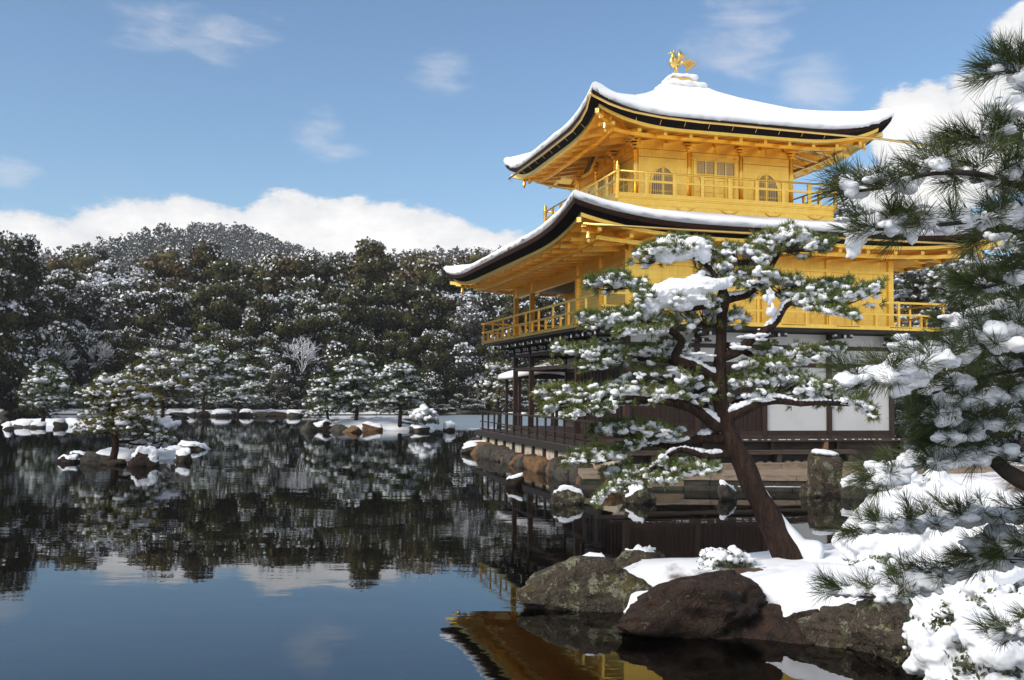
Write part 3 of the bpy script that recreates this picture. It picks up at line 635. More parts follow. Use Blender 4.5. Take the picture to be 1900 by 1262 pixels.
# ------------------------------------------------------------------ builders for trees, rocks and snow
def unit(v): v = np.asarray(v, float); return v/(np.linalg.norm(v)+1e-12)
def resample(pts, step):
    P = np.array(pts, float); d = np.r_[0, np.cumsum(np.linalg.norm(np.diff(P, axis=0), axis=1))]; n = max(3, int(d[-1]/step)+1); s = np.linspace(0, d[-1], n)
    # Catmull-Rom like smoothing through cubic Hermite
    T = np.gradient(P, d+1e-9*np.arange(len(d)), axis=0); out = np.zeros((n, 3)); i = np.clip(np.searchsorted(d, s, side='right')-1, 0, len(P)-2)
    h = d[i+1]-d[i]; t = (s-d[i])/h; t2, t3 = t*t, t**3
    out = ((2*t3-3*t2+1)[:, None]*P[i]+((t3-2*t2+t)*h)[:, None]*T[i]+(-2*t3+3*t2)[:, None]*P[i+1]+((t3-t2)*h)[:, None]*T[i+1])
    return out, s/d[-1]
def needles(pos, dirs, n, length, width, rng, spread=(.25, 1.15), axis_len=.5):
    """n flat tapering needles per shoot; three-cornered blades standing out from the shoot's axis"""
    pos, dirs = np.asarray(pos, float), np.asarray(dirs, float); S = len(pos)
    d = dirs/np.linalg.norm(dirs, axis=1, keepdims=True)
    ref = np.where(np.abs(d[:, 2:3]) < .9, np.array([[0, 0, 1.0]]), np.array([[1.0, 0, 0]])); u = np.cross(d, ref); u /= np.linalg.norm(u, axis=1, keepdims=True); v = np.cross(d, u)
    ang = rng.uniform(0, 2*PI, (S, n)); sp = rng.uniform(spread[0], spread[1], (S, n)); ln = length*rng.uniform(.65, 1.1, (S, n)); al = rng.uniform(0, axis_len, (S, n))*length
    side = u[:, None]*np.cos(ang)[..., None]+v[:, None]*np.sin(ang)[..., None]
    nd = d[:, None]*np.cos(sp)[..., None]+side*np.sin(sp)[..., None]
    b = pos[:, None]+d[:, None]*al[..., None]; tip = b+nd*ln[..., None]; tip[..., 2] -= .10*ln*rng.random((S, n))
    wv = np.cross(nd, rng.normal(size=(S, n, 3))); wv /= (np.linalg.norm(wv, axis=2, keepdims=True)+1e-9); wv *= width/2
    mid = b*.45+tip*.55+nd*0
    V = np.stack([b-wv*.6, b+wv*.6, mid+wv, tip, mid-wv], 2).reshape(-1, 3)
    k = np.arange(S*n)*5; F1 = np.stack([k, k+1, k+2, k+4], 1); F2 = np.stack([k+4, k+2, k+3, k+3], 1)
    return V, F1, np.stack([k+4, k+2, k+3], 1)
def needle_mesh(name, V, Fq, Ft, m):
    me = bpy.data.meshes.new(name); V = V.astype(np.float32); me.vertices.add(len(V)); me.vertices.foreach_set('co', V.ravel())
    nl = Fq.size+Ft.size; me.loops.add(nl); me.loops.foreach_set('vertex_index', np.r_[Fq.ravel(), Ft.ravel()].astype(np.int32))
    me.polygons.add(len(Fq)+len(Ft)); me.polygons.foreach_set('loop_start', np.r_[np.arange(len(Fq))*4, Fq.size+np.arange(len(Ft))*3].astype(np.int32))
    me.update(calc_edges=True); me.materials.append(m); return me
def blobs(C, R, rng, sub=2, rough=.22):
    C = np.asarray(C, float); R = np.asarray(R, float); R = R[:, None]*np.ones(3) if R.ndim == 1 else R
    V, Fc = ico(sub); n = len(C); nv = len(V)
    P = V[None]*R[:, None]; P = P*(1+rough*rng.normal(size=(n, nv, 1)).clip(-1.5, 1.5)*.5); P = P+C[:, None]
    Fa = (Fc[None]+(np.arange(n)*nv)[:, None, None]).reshape(-1, 3); return P.reshape(-1, 3), Fa
def remeshed(o, voxel, smooth=True, noise=0.0, nscale=.05):
    md = o.modifiers.new('remesh', 'REMESH'); md.mode = 'VOXEL'; md.voxel_size = voxel; md.use_smooth_shade = smooth
    sm = o.modifiers.new('smooth', 'SMOOTH'); sm.iterations = 1; sm.factor = .5
    if noise:
        tx = bpy.data.textures.new('snow_clods', 'CLOUDS'); tx.noise_scale = nscale; tx.noise_depth = 3; dm = o.modifiers.new('clods', 'DISPLACE'); dm.texture = tx; dm.strength = noise; dm.mid_level = .5; dm.texture_coords = 'LOCAL'
    return o
class Pine:
    def __init__(s, name, label, seed, base, needle_len, needle_w, n_needles, group=None, category='pine tree'):
        s.rng = np.random.default_rng(seed); s.root = empty(name, tuple(base), 0, label, category, group); s.base = np.array(base, float)
        s.nl, s.nw, s.nn = needle_len, needle_w, n_needles; s.sp, s.sd = [], []; s.sc, s.sr = [], []; s.twigs = MB()
    def tube(s, pts, r0, r1, name='limb', m=None, step=.12, n=8, wob=.0, snow=0.0, rpow=1.0, bark=1.0):
        P, t = resample(pts, step); 
        if wob: P = P+np.stack([fbm(P, 1.6, 2, 3), fbm(P, 1.6, 2, 9), fbm(P, 1.6, 2, 17)], 1)*wob*np.minimum(1, 4*t)[:, None]
        R = r0+(r1-r0)*t**rpow; R = R*(1+.10*fbm(P, 5, 2, 4))
        mb = MB(); mb.tube(P-s.base, R, n); o = mb.build(name, m or BARK, s.root, True)
        if snow:
            keep = fbm(P, 2.2/max(.2, step*6), 2, 31) + snow
            for p, r, k in zip(P, R, keep):
                if k > 0: s.sc.append(p+[0, 0, r*1.05]); s.sr.append((r*.95*min(1, .5+k), r*.95*min(1, .5+k), r*.75*min(1, .4+k)))
        return P, R
    def shoot(s, p, d): s.sp.append(np.array(p, float)); s.sd.append(unit(d))
    def bough(s, pts, r0, r1, twig_every, twig_len, start=.25, flat=.35, up=.35, snow=.5, ball=1.0, sub=2, m=None, down=0.0, extra_side=1.0):
        """a branch with side twigs carrying shoots and small pads of snow"""
        rng = s.rng; P, R = s.tube(pts, r0, r1, 'limb', m or BARK, step=max(.04, twig_every*.6), n=7, wob=twig_len*.12, snow=snow-.35)
        d = np.r_[0, np.cumsum(np.linalg.norm(np.diff(P, axis=0), axis=1))]; tot = d[-1]; x = start*tot
        while x <= tot:
            i = min(len(P)-2, np.searchsorted(d, x)); p = P[i]; t = unit(P[i+1]-P[i]); sidev = unit(np.cross(t, [0, 0, 1.0]))
            for sgn in (-1, 1):
                if rng.random() > extra_side: continue
                f = x/tot; ln = twig_len*rng.uniform(.5, 1.15)*(1.15-.5*f)
                dr = unit(t*rng.uniform(.3, 1.0)+sidev*sgn*rng.uniform(.4, 1.2)+np.array([0, 0, up*rng.uniform(-.2, 1.0)-down]))
                q = p+dr*ln; mid = p+dr*ln*.5+np.array([0, 0, .03*ln]); s.twigs.tube(np.array([p, mid, q])-s.base, [max(.004, r1*.6), max(.003, r1*.45), .003], 4, caps=False)
                for k in range(sub+1):
                    w_ = (k+1)/(sub+1); pp = p+(q-p)*w_+rng.normal(size=3)*ln*.10*np.array([1, 1, .5]); dd = unit(dr*.7+np.array([0, 0, up*1.5*rng.uniform(.2, 1.2)])+rng.normal(size=3)*flat)
                    s.shoot(pp, dd)
                    if rng.random() < snow:
                        for _ in range(4):
                            s.sc.append(pp+dd*s.nl*rng.uniform(-.05, .22)+rng.normal(size=3)*s.nl*.22*np.array([1, 1, .4])); r = ball*s.nl*rng.uniform(.16, .46); s.sr.append((r*rng.uniform(.9, 1.4), r*rng.uniform(.9, 1.4), r*rng.uniform(.6, .95)))
            x += twig_every*rng.uniform(.7, 1.3)
        for k in range(3): s.shoot(P[-1]+rng.normal(size=3)*s.nl*.15, unit(P[-1]-P[-3])+rng.normal(size=3)*.3+[0, 0, .2])
        return P
    def pad(s, c, rx, ry, rz, n, snow=.55, ball=1.0, tilt=0.0, cap=0.0):
        """a flat cloud of shoots as on clipped garden pines"""
        rng = s.rng; c = np.array(c, float)
        a = rng.uniform(0, 2*PI, n); r = np.sqrt(rng.random(n)); x, y = r*np.cos(a), r*np.sin(a)
        lump = .5+.5*fbm(np.stack([x*2.2, y*2.2, x*0+c[0]], 1), 1.0, 2, c[2]); hz = np.sqrt(np.maximum(0, 1-r*r*.92))*(.55+.6*lump)
        low = rng.random(n) < .3; hz = np.where(low, -hz*.45*rng.random(n), hz)
        P = c+np.stack([x*rx, y*ry, hz*rz+tilt*x*rx], 1)+rng.normal(size=(n, 3))*np.array([.10*rx, .10*ry, .12*rz])
        P[:, 2] -= .25*rz*r**3
        gap = fbm(P, 1.0/(.35*rx), 2, c[0]) > -.32; P, x, y, low = P[gap], x[gap], y[gap], low[gap]; n = len(P)
        D = np.stack([x*.8, y*.8, np.where(low, .1, .9)], 1)+rng.normal(size=(n, 3))*.35
        for p, d in zip(P, D): s.shoot(p, d)
        for p, d, q, lo in zip(P, D, rng.random(n), low):
            if q < snow*(.5 if lo else 1.0):
                for _ in range(5):
                    k = ball*s.nl*rng.uniform(.16, .42); s.sc.append(p+unit(d)*s.nl*rng.uniform(-.15, .15)+rng.normal(size=3)*s.nl*.25*np.array([1, 1, .4])); s.sr.append((k*rng.uniform(.9, 1.4), k*rng.uniform(.9, 1.4), k*rng.uniform(.6, .9)))
        m = max(4, n//7); k = rng.integers(0, n, m)
        for i in k:
            b = c+np.array([rng.normal()*.12*rx, rng.normal()*.12*ry, -rz*.35]); s.twigs.tube(np.array([b, (b+P[i])/2+[0, 0, -.03*rx], P[i]])-s.base, [.010+.006*rx, .007+.003*rx, .004], 4, caps=False)
        if cap:
            kk = max(3, int(cap*6))
            for _ in range(kk):
                a, r = rng.uniform(0, 2*PI), .6*math.sqrt(rng.random()); q = c+np.array([r*math.cos(a)*rx, r*math.sin(a)*ry, rz*(.75-.35*r)]); w_ = rng.uniform(.28, .5)
                s.sc.append(q-[0, 0, rz*.12]); s.sr.append((rx*w_*.75, ry*w_*.75, rz*w_*.75))
    def lump(s, c, r, n=9):                              # a drift of snow made of many overlapping clods
        c = np.array(c, float); r = np.array(r, float); s.sc.append(c); s.sr.append(tuple(r*.8))
        for _ in range(n):
            q = s.rng.normal(size=3)*.45; s.sc.append(c+q*r); s.sr.append(tuple(r*s.rng.uniform(.25, .6)*np.array([1, 1, .9])))
    def finish(s, needle_mat, voxel=None, sub=2, spread=(.25, 1.15), axis_len=.5):
        V, Fq, Ft = needles(np.array(s.sp)-s.base, s.sd, s.nn, s.nl, s.nw, s.rng, spread, axis_len)
        link('needles', needle_mesh('needles', V, Fq, Ft, needle_mat), s.root)['kind'] = 'stuff'
        if s.twigs.v: s.twigs.build('twigs', TWIG, s.root, True)['kind'] = 'stuff'
        if s.sc:
            P, Fc = blobs(np.array(s.sc)-s.base, np.array(s.sr), s.rng, sub, .20 if voxel else .28)
            o = link('snow', mesh_arrays('snow', P, Fc, SNOW, True), s.root); o['kind'] = 'stuff'
            if voxel: remeshed(o, voxel, noise=voxel*3.2, nscale=voxel*4.5)
        return s.root
# ---- rocks
def rock_mesh(size, seed, sub=4, facets=7, rough=.12, blocky=.78, profile=None):
    rng = np.random.default_rng(seed); V, Fc = ico(sub); P = np.sign(V)*np.abs(V)**blocky
    for _ in range(facets):
        n = unit(rng.normal(size=3)); d = rng.uniform(.55, .9); k = P@n-d; P -= np.where(k > 0, k, 0)[:, None]*n*.9
    P *= (1+rough*fbm(P, 1.7, 4, seed*.37)+.5*rough*fbm(P, 5, 4, seed*.73)-.35*rough*np.maximum(0, 1-np.abs(fbm(P, 1.6, 3, seed*.51))*6))[:, None]
    if profile is not None: P[:, 2] *= np.interp(P[:, 0], np.linspace(-1, 1, len(profile)), profile)
    P = P*np.array(size); return P, Fc
def snow_skin(P, Fc, T, lo=.35, hi=.75, seed=1, zmin=None):
    N = vnormals(P, Fc); 
    for _ in range(3):                                   # smooth the normals a little
        A = np.zeros_like(N); [np.add.at(A, Fc[:, a], N[Fc[:, b]]) for a in range(3) for b in range(3) if a != b]; N = unit_rows(A)
    k = sstep(N[:, 2]+.22*fbm(P, 3.0/max(.2, np.ptp(P[:, 0])), 3, seed), lo, hi)
    if zmin is not None: k = k*sstep(P[:, 2], zmin-.02*np.ptp(P[:, 2]), zmin+.12*np.ptp(P[:, 2]))
    th = T*k*(1+.3*fbm(P, 8/max(.2, np.ptp(P[:, 0])), 2, seed+3))-.06*T*(1-k)-.01*(1-k)
    return P+np.array([0, 0, 1.0])*np.maximum(th, 0)[:, None]+N*np.where(th > 0, .25*th, th)[:, None]
def unit_rows(A): return A/(np.linalg.norm(A, axis=-1, keepdims=True)+1e-12)
def rock(name, loc, size, seed, m, label, group=None, snow=0.0, rz=0.0, sub=4, facets=7, rough=.12, lo=.45, hi=.8, zmin=None, parent=None, category='rock', blocky=.78, profile=None):
    P, Fc = rock_mesh(size, seed, sub, facets, rough, blocky, profile)
    o = link(name, mesh_arrays(name, P, Fc, m, True), parent, tuple(loc), rz)
    if parent is None: tag(o, label, category, group)
    if snow: link('snow_cap', mesh_arrays('snow_cap', snow_skin(P, Fc, snow, lo, hi, seed, zmin), Fc, SNOW, True), o)
    return o
# ---- leafy crowns for the wood across the pond: many leaf-sized faces on clumps spread through the crown
def quads(C, N, size, rng, aspect=.7):
    n = len(C); N = unit_rows(N); ref = rng.normal(size=(n, 3)); u = unit_rows(np.cross(N, ref)); v = np.cross(N, u); s = (size*rng.uniform(.6, 1.3, n))[:, None]
    V = np.stack([C-u*s, C-v*s*aspect*.9, C+u*s, C+v*s*aspect], 1).reshape(-1, 3); return V, np.arange(4*n).reshape(-1, 4)
def crown_arrays(seed, H, Wd, kind, n_clump=46, leaves=90, leaf=.20, snow_p=.3, bottom=.16):
    rng = np.random.default_rng(seed); C, R = [], []
    while len(C) < n_clump:
        z = rng.uniform(bottom, 1.0); 
        if kind == 'cone': env = (1-z)**.8*1.05+.05
        elif kind == 'dome': env = math.sqrt(max(0, 1-((z-.45)/.57)**2))*.98+.04
        else: env = (math.sqrt(max(0, 1-((z-.55)/.50)**2)))*.9+.12
        a = rng.uniform(0, 2*PI); r = env*math.sqrt(rng.uniform(.25, 1)); C.append((r*math.cos(a)*Wd/2, r*math.sin(a)*Wd/2, z*H)); R.append(Wd*rng.uniform(.13, .22))
    C, R = np.array(C), np.array(R)
    d = unit_rows(rng.normal(size=(n_clump, leaves, 3))); lum = 1+.30*fbm(d*1.6+C[:, None]*.7, 1.0, 2, seed); rr = rng.uniform(.78, 1.08, (n_clump, leaves, 1))*lum[..., None]; d2 = d*np.array([1, 1, .80])
    P = (C[:, None]+d2*rr*R[:, None, None]).reshape(-1, 3); Nn = (d+rng.normal(size=d.shape)*.55).reshape(-1, 3)
    Vl, Fl = quads(P, Nn, leaf, rng)
    up = (d[..., 2]+.22*rng.normal(size=d.shape[:2])).ravel(); ext = fbm(P, .5, 2, seed)
    k = rng.random(len(P)) < snow_p*(1.5+1.3*ext)*sstep(up, .05, .75)
    Ps = P[k]+unit_rows(Nn[k])*leaf*.35+np.array([0, 0, leaf*.3]); Ns = np.stack([rng.normal(size=k.sum()), rng.normal(size=k.sum())-.4, np.ones(k.sum())*.75], 1)
    Vs, Fs = quads(Ps, Ns, leaf*.95, rng, .9)
    # heavier snow lying on the tops of some clumps
    top = rng.random(n_clump) < snow_p*.6; Cb = C[top]+np.array([0, 0, 1.0])*(R[top]*.62)[:, None]; nb = len(Cb)
    if nb:
        m = 4; Cc = (Cb[:, None]+rng.normal(size=(nb, m, 3))*R[top][:, None, None]*np.array([.42, .42, .12])).reshape(-1, 3); Rr = np.repeat(R[top], m)*rng.uniform(.10, .26, nb*m)
        Vb, Fb = blobs(Cc, np.stack([Rr, Rr, Rr*.45], 1), rng, 1, .25)
    else: Vb, Fb = np.zeros((0, 3)), np.zeros((0, 3), int)
    core = blobs(C, np.stack([R*.58, R*.58, R*.46], 1), rng, 2, .5)  # opaque blobs added inside the clumps so gaps between leaves read dark
    return (Vl, Fl), (Vs, Fs), (Vb, Fb), C, R, core
def trunk_mesh(C, R, H, r, rng, m):
    mb = MB(); top = H*.8; mb.tube([(0, 0, -.5), (.1*r, 0, H*.25), (0, .3*r, H*.5), (0, 0, top)], [r*1.3, r, r*.7, r*.25], 7)
    for i in rng.integers(0, len(C), 12): c = C[i]; z = max(.3, c[2]*.62); mb.tube([(0, 0, z), (c[0]*.5, c[1]*.5, z+(c[2]-z)*.6), tuple(c)], [r*.4, r*.25, r*.08], 5)
    return mb.mesh('trunk', m, True)
TREE = {}
def tree_kind(key, seed, H, Wd, kind, leafmat, **kw):
    l, s_, b, C, R, core = crown_arrays(seed, H, Wd, kind, **kw)
    TREE[key] = (mesh_arrays('crown', *l, leafmat), mesh_arrays('inner_core', *core, leafmat, True), mesh_arrays('snow', *s_, SNOW), mesh_arrays('snow', *b, SNOW, True) if len(b[0]) else None, trunk_mesh(C, R, H, .03*H, np.random.default_rng(seed), BARK_DARK), H, Wd)
def plant(key, name, loc, sc, rz, label, group, category='tree', scz=None):
    c, ci_, s_, b, t, H, Wd = TREE[key]; o = empty(name, tuple(loc), rz, label, category, group); o.scale = (sc, sc, scz or sc)
    for nm, me in (('crown', c), ('inner_core', ci_), ('snow', s_), ('snow', b), ('trunk', t)):
        if me:
            q = link(nm, me, o)
            if nm != 'trunk': q['kind'] = 'stuff'
    return o
# ------------------------------------------------------------------ ground, pond, hill
POND = [tuple(loc2w(-1.2, 13.2)[:2]), tuple(loc2w(-1.2, -2.4)[:2]), (2.0, 25.75), (8.3, 25.5), (11, 24), (13, 20), (12, 17), (9, 16.4), (6, 15.6), (4, 14.4), (2.6, 13.6), (1.7, 13.3), (.9, 12.9),
        (.7, 12.0), (1.3, 11.4), (2.2, 10.9), (3.5, 10.5), (4.2, 9.8), (4.6, 8.6), (5.0, 6), (4.6, 4), (3, 2.6), (-3, 2.2), (-12, 2.6), (-40, 4), (-75, 20), (-82, 60), (-64, 84), (-45, 88), (-34, 90.5), (-24, 91), (-15, 97), (-8, 100), (-3, 102), (3, 101), (6, 80), (7, 60), (3.5, 50), (1.0, 44)]
PA = np.array(POND, float)
def pond_sd(X, Y):                                       # + outside the pond, - inside
    d = np.full(X.shape, 1e9); ins = np.zeros(X.shape, bool)
    for (x0, y0), (x1, y1) in zip(PA, np.roll(PA, -1, 0)):
        ex, ey = x1-x0, y1-y0; t = np.clip(((X-x0)*ex+(Y-y0)*ey)/(ex*ex+ey*ey), 0, 1); d = np.minimum(d, np.hypot(X-x0-t*ex, Y-y0-t*ey))
        c = ((y0 <= Y) != (y1 <= Y)) & (X < x0+(Y-y0)*ex/np.where(ey == 0, 1e-9, ey)); ins ^= c
    return np.where(ins, -d, d)
RX = [-700, -420, -330, -260, -184, -160, -140, -120, -105, -84, -60, -38, 0, 90, 243, 500, 800]
RZ = [26, 32, 38, 34, 38, 51, 61, 60, 53, 48, 46, 48, 49, 43, 33, 25, 20]
def ground_z(X, Y):
    sd = pond_sd(X, Y); P = np.stack([X, Y, X*0], -1)
    out = .02+.42*sstep(sd, 0, .9)+.25*sstep(sd, 4, 25)+.05*fbm(P, .6, 3, 2)*sstep(sd, .2, 1.5)
    hill = np.interp(X, RX, RZ)*sstep(Y, 150, 480)*np.where(Y > 520, np.maximum(.35, 1-(Y-520)/700), 1)*(1+.05*fbm(P, .02, 3, 5))
    back = sstep(Y, 104, 190)*6
    depth = -.08-.85*sstep(-sd, .0, 4.0)+.05*fbm(P, .8, 3, 6)
    depth = np.where((X > -3) & (Y < 16), np.maximum(depth, -.42+.06*fbm(P, 1.3, 3, 6)), depth)
    lx, ly = (X-PX0)*math.cos(TH)+(Y-PY0)*math.sin(TH), -(X-PX0)*math.sin(TH)+(Y-PY0)*math.cos(TH)
    out = np.where((lx > -1.6) & (lx < 12) & (ly > -4.2) & (ly < 12.5), .18, out)
    return np.where(sd > 0, out+hill+back, depth)
def axis(*seg):
    a = []
    for lo, hi, st in seg: a += list(np.arange(lo, hi, st))
    return np.array(a)
gx = axis((-900, -300, 60), (-300, -90, 10), (-90, -20, 2.0), (-20, -4, 1.0), (-4, 18, .35), (18, 60, 2.5), (60, 300, 15), (300, 901, 60)); gy = axis((-200, -10, 20), (-10, 2, 2), (2, 46, .4), (46, 120, 2), (120, 560, 10), (560, 1300, 60))
GX, GY = np.meshgrid(gx, gy, indexing='ij'); GZ = ground_z(GX, GY)
me = mesh_arrays('ground', np.stack([GX, GY, GZ], -1).reshape(-1, 3), grid_faces(len(gx), len(gy)), None, True)
gm = bpy.data.materials.new('snowy_ground'); gm.use_nodes = True; t = NT(gm.node_tree); p = t.n['Principled BSDF']; p.inputs['Roughness'].default_value = .8
geo = t.node('ShaderNodeNewGeometry'); sp = t.node('ShaderNodeSeparateXYZ'); t.l.new(geo.outputs['Position'], sp.inputs[0])
litter = t.mix(t.smooth(t.noise(geo.outputs['Position'], 3, 5), .4, .6), rgb(.05, .032, .018), rgb(.10, .065, .032))
leaves = t.mix(t.smooth(t.noise(geo.outputs['Position'], 9, 6, .7), .60, .68), rgb(.060, .050, .028), rgb(.22, .095, .032))
mud = t.mix(t.smooth(t.noise(geo.outputs['Position'], 1.3, 5), .35, .7), rgb(.040, .036, .022), leaves)
shelter = t.math('MULTIPLY', t.smooth(sp.outputs[1], 99, 106), .30)      # little snow reaches the floor of the wood
snowy = t.mix(t.smooth(t.math('SUBTRACT', t.noise(geo.outputs['Position'], .7, 5, .6), shelter), .36, .48), litter, rgb(.80, .81, .84))
t.put(p, 'Base Color', t.mix(t.smooth(sp.outputs[2], .03, .12), mud, snowy)); me.materials.append(gm)
ground = tag(link('ground', me), kind='structure')
# water
wm = bpy.data.materials.new('pond_water'); wm.use_nodes = True; t = NT(wm.node_tree); t.n.clear(); out = t.node('ShaderNodeOutputMaterial')
geo = t.node('ShaderNodeNewGeometry'); mp = t.node('ShaderNodeMapping'); mp.inputs['Scale'].default_value = (.55, 1.0, 1); t.l.new(geo.outputs['Position'], mp.inputs[0])
n1 = t.noise(mp.outputs[0], 1.1, 3, .5); n2 = t.noise(mp.outputs[0], 6.0, 3, .5); calm = t.smooth(t.noise(geo.outputs['Position'], .10, 3), .38, .66)
hgt = t.math('ADD', t.math('MULTIPLY', n1, .012), t.math('MULTIPLY', t.math('MULTIPLY', n2, calm), .0048))
bp = t.node('ShaderNodeBump'); bp.inputs['Strength'].default_value = .22; bp.inputs['Distance'].default_value = 1.0; t.l.new(hgt, bp.inputs['Height'])
fr = t.node('ShaderNodeFresnel'); fr.inputs[0].default_value = 1.85; t.l.new(bp.outputs[0], fr.inputs['Normal'])
gl = t.node('ShaderNodeBsdfGlossy'); gl.inputs['Roughness'].default_value = .0; gl.inputs['Color'].default_value = rgb(.86, .88, .90); t.l.new(bp.outputs[0], gl.inputs['Normal'])
tr = t.node('ShaderNodeBsdfTransparent'); tr.inputs[0].default_value = rgb(.62, .56, .42)
mx = t.node('ShaderNodeMixShader'); t.l.new(fr.outputs[0], mx.inputs[0]); t.l.new(tr.outputs[0], mx.inputs[1]); t.l.new(gl.outputs[0], mx.inputs[2]); t.l.new(mx.outputs[0], out.inputs[0])
tag(link('water', mesh_arrays('water', [(-130, -20, 0), (60, -20, 0), (60, 130, 0), (-130, 130, 0)], [(0, 1, 2, 3)], wm)), kind='structure')
# sheet of ice in the far corner of the pond, with a snowy rim
ice_m = mat('ice', (.30, .37, .42), .35, col2=(.24, .31, .36), scale=.4)
I = [on(788, 797), on(840, 796), on(905, 796), on(960, 796), (9, 78, 0), (4, 101.5, 0), (-5, 100, 0), on(790, 773), on(770, 782)]
mb = MB(); mb.add([(q[0], q[1], .012) for q in I]+[(q[0], q[1], -.03) for q in I], [tuple(range(len(I)))]+[(i, (i+1) % len(I), len(I)+(i+1) % len(I), len(I)+i) for i in range(len(I))])
ice = tag(mb.build('ice', ice_m), kind='structure')
mb = MB(); P, _ = resample([on(785, 797), on(820, 796.5), on(860, 797), on(905, 796), on(960, 796)], .3); P = P+np.stack([P[:, 0]*0, .5*fbm(P, 1.5, 2, 1), P[:, 0]*0+.015], 1); mb.tube(P, .05+.03*fbm(P, 2, 2, 3), 6); mb.build('snow_rim', SNOW, ice, True)
# far-off wooded hill: one mass of trees
def hill_forest():
    rng = np.random.default_rng(11); n = 3400; X = rng.uniform(-330, 260, n); Y = rng.uniform(300, 505, n); Y = np.where(rng.random(n) < .35, rng.uniform(440, 500, n), Y); Z = ground_z(X, Y)
    H = rng.uniform(5.5, 10.5, n); k = 60; a = rng.uniform(0, 2*PI, (n, k)); z = rng.uniform(.05, 1, (n, k)); r = np.sqrt(rng.random((n, k)))*(np.sqrt(1-z**2)*.75+.12)*(H*.42)[:, None]*.9
    P = np.stack([X[:, None]+r*np.cos(a), Y[:, None]+r*np.sin(a), Z[:, None]+z*H[:, None]*1.0+rng.normal(size=(n, k))*.4], -1).reshape(-1, 3)
    V, Fq = quads(P, rng.normal(size=P.shape)+np.array([0, -.2, .4]), .80, rng)
    s_ = rng.random(len(P)) < .55+.22*fbm(P, .03, 2, 4); V2, F2 = quads(P[s_]+np.array([0, -.2, .35]), np.stack([rng.normal(size=s_.sum()), rng.normal(size=s_.sum())-.4, np.ones(s_.sum())*.7], 1), .36, rng)
    o = tag(link('hill_forest', mesh_arrays('hill_forest', V, Fq, LEAF_HILL_HAZY)), 'snow-dusted wood covering the far hill under the clouds', 'forest', kind='stuff')
    link('snow', mesh_arrays('snow', V2, F2, SNOW), o)['kind'] = 'stuff'
hill_forest()
# ------------------------------------------------------------------ the wood across the pond
tree_kind('dark', 1, 12, 7.5, 'dome', LEAF_DARK, snow_p=.21, n_clump=50, leaves=340, leaf=.165)
tree_kind('dark2', 2, 14, 7.0, 'oval', LEAF_DARK, snow_p=.10, n_clump=50, leaves=340, leaf=.165)
tree_kind('olive', 3, 13, 7.2, 'oval', LEAF_OLIVE, snow_p=.20, n_clump=50, leaves=340, leaf=.165)
tree_kind('olive2', 4, 15, 6.4, 'cone', LEAF_OLIVE, snow_p=.17, n_clump=50, leaves=340, leaf=.165)
tree_kind('snowy', 5, 11, 7.5, 'dome', LEAF_GREY, snow_p=.62, n_clump=50, leaves=340, leaf=.165)
tree_kind('snowy2', 6, 12, 7.0, 'oval', LEAF_DARK, snow_p=.40, n_clump=50, leaves=340, leaf=.165)
tree_kind('shrub', 7, 3.4, 4.2, 'dome', LEAF_DARK, snow_p=.35, n_clump=22, leaves=240, leaf=.10, bottom=.04)
tree_kind('shrub2', 8, 3.0, 4.4, 'dome', LEAF_GREY, snow_p=.65, n_clump=22, leaves=240, leaf=.10, bottom=.04)
tree_kind('cedar', 9, 14, 6.5, 'cone', LEAF_DARK, snow_p=.42, n_clump=50, leaves=340, leaf=.165, bottom=.05)
KL = {'dark': ('broadleaf_tree', 'dark evergreen broadleaf tree speckled with snow in the wood across the pond', 'dark evergreens across the pond'),
      'dark2': ('broadleaf_tree', 'tall narrow dark evergreen tree with little snow in the wood across the pond', 'tall dark evergreens across the pond'),
      'olive': ('broadleaf_tree', 'olive brown leafy tree with light snow in the wood across the pond', 'olive brown trees across the pond'),
      'olive2': ('conifer_tree', 'pointed olive brown conifer standing above the wood across the pond', 'pointed olive conifers across the pond'),
      'snowy': ('broadleaf_tree', 'round grey tree thickly covered in snow in the wood across the pond', 'snow-laden round trees across the pond'),
      'snowy2': ('broadleaf_tree', 'dark tree with heavy white snow patches in the wood across the pond', 'snow-patched dark trees across the pond'),
      'shrub': ('shrub', 'low dark shrub on the far bank below the wood', 'low dark shrubs on the far bank'),
      'shrub2': ('shrub', 'low shrub buried in snow on the far bank below the wood', 'snow-buried shrubs on the far bank'),
      'cedar': ('cedar_tree', 'cedar with snowy drooping tiers beside the left end of the pond'.replace('left end', 'far end'), 'cedars at the end of the pond')}
rngf = np.random.default_rng(21)
def far_tree(key, px, py_top, Y, where='in the wood across the pond'):
    p = at(px, py_top, Y); z0 = float(ground_z(np.array([p[0]]), np.array([Y]))[0]); H = TREE[key][5]; sc = (p[2]-z0)/(H*1.05); nm, lb, gp = KL[key]
    o = plant(key, nm, (p[0], Y, z0-.1), min(max(sc, .6), 1.4), rngf.uniform(0, 6.3), lb, gp, 'shrub' if 'shrub' in key else 'tree', scz=sc)
    if 'wood across' in lb: o['label'] = lb.replace('in the wood across the pond', where); o['group'] = gp.replace('across the pond', where)
    return o
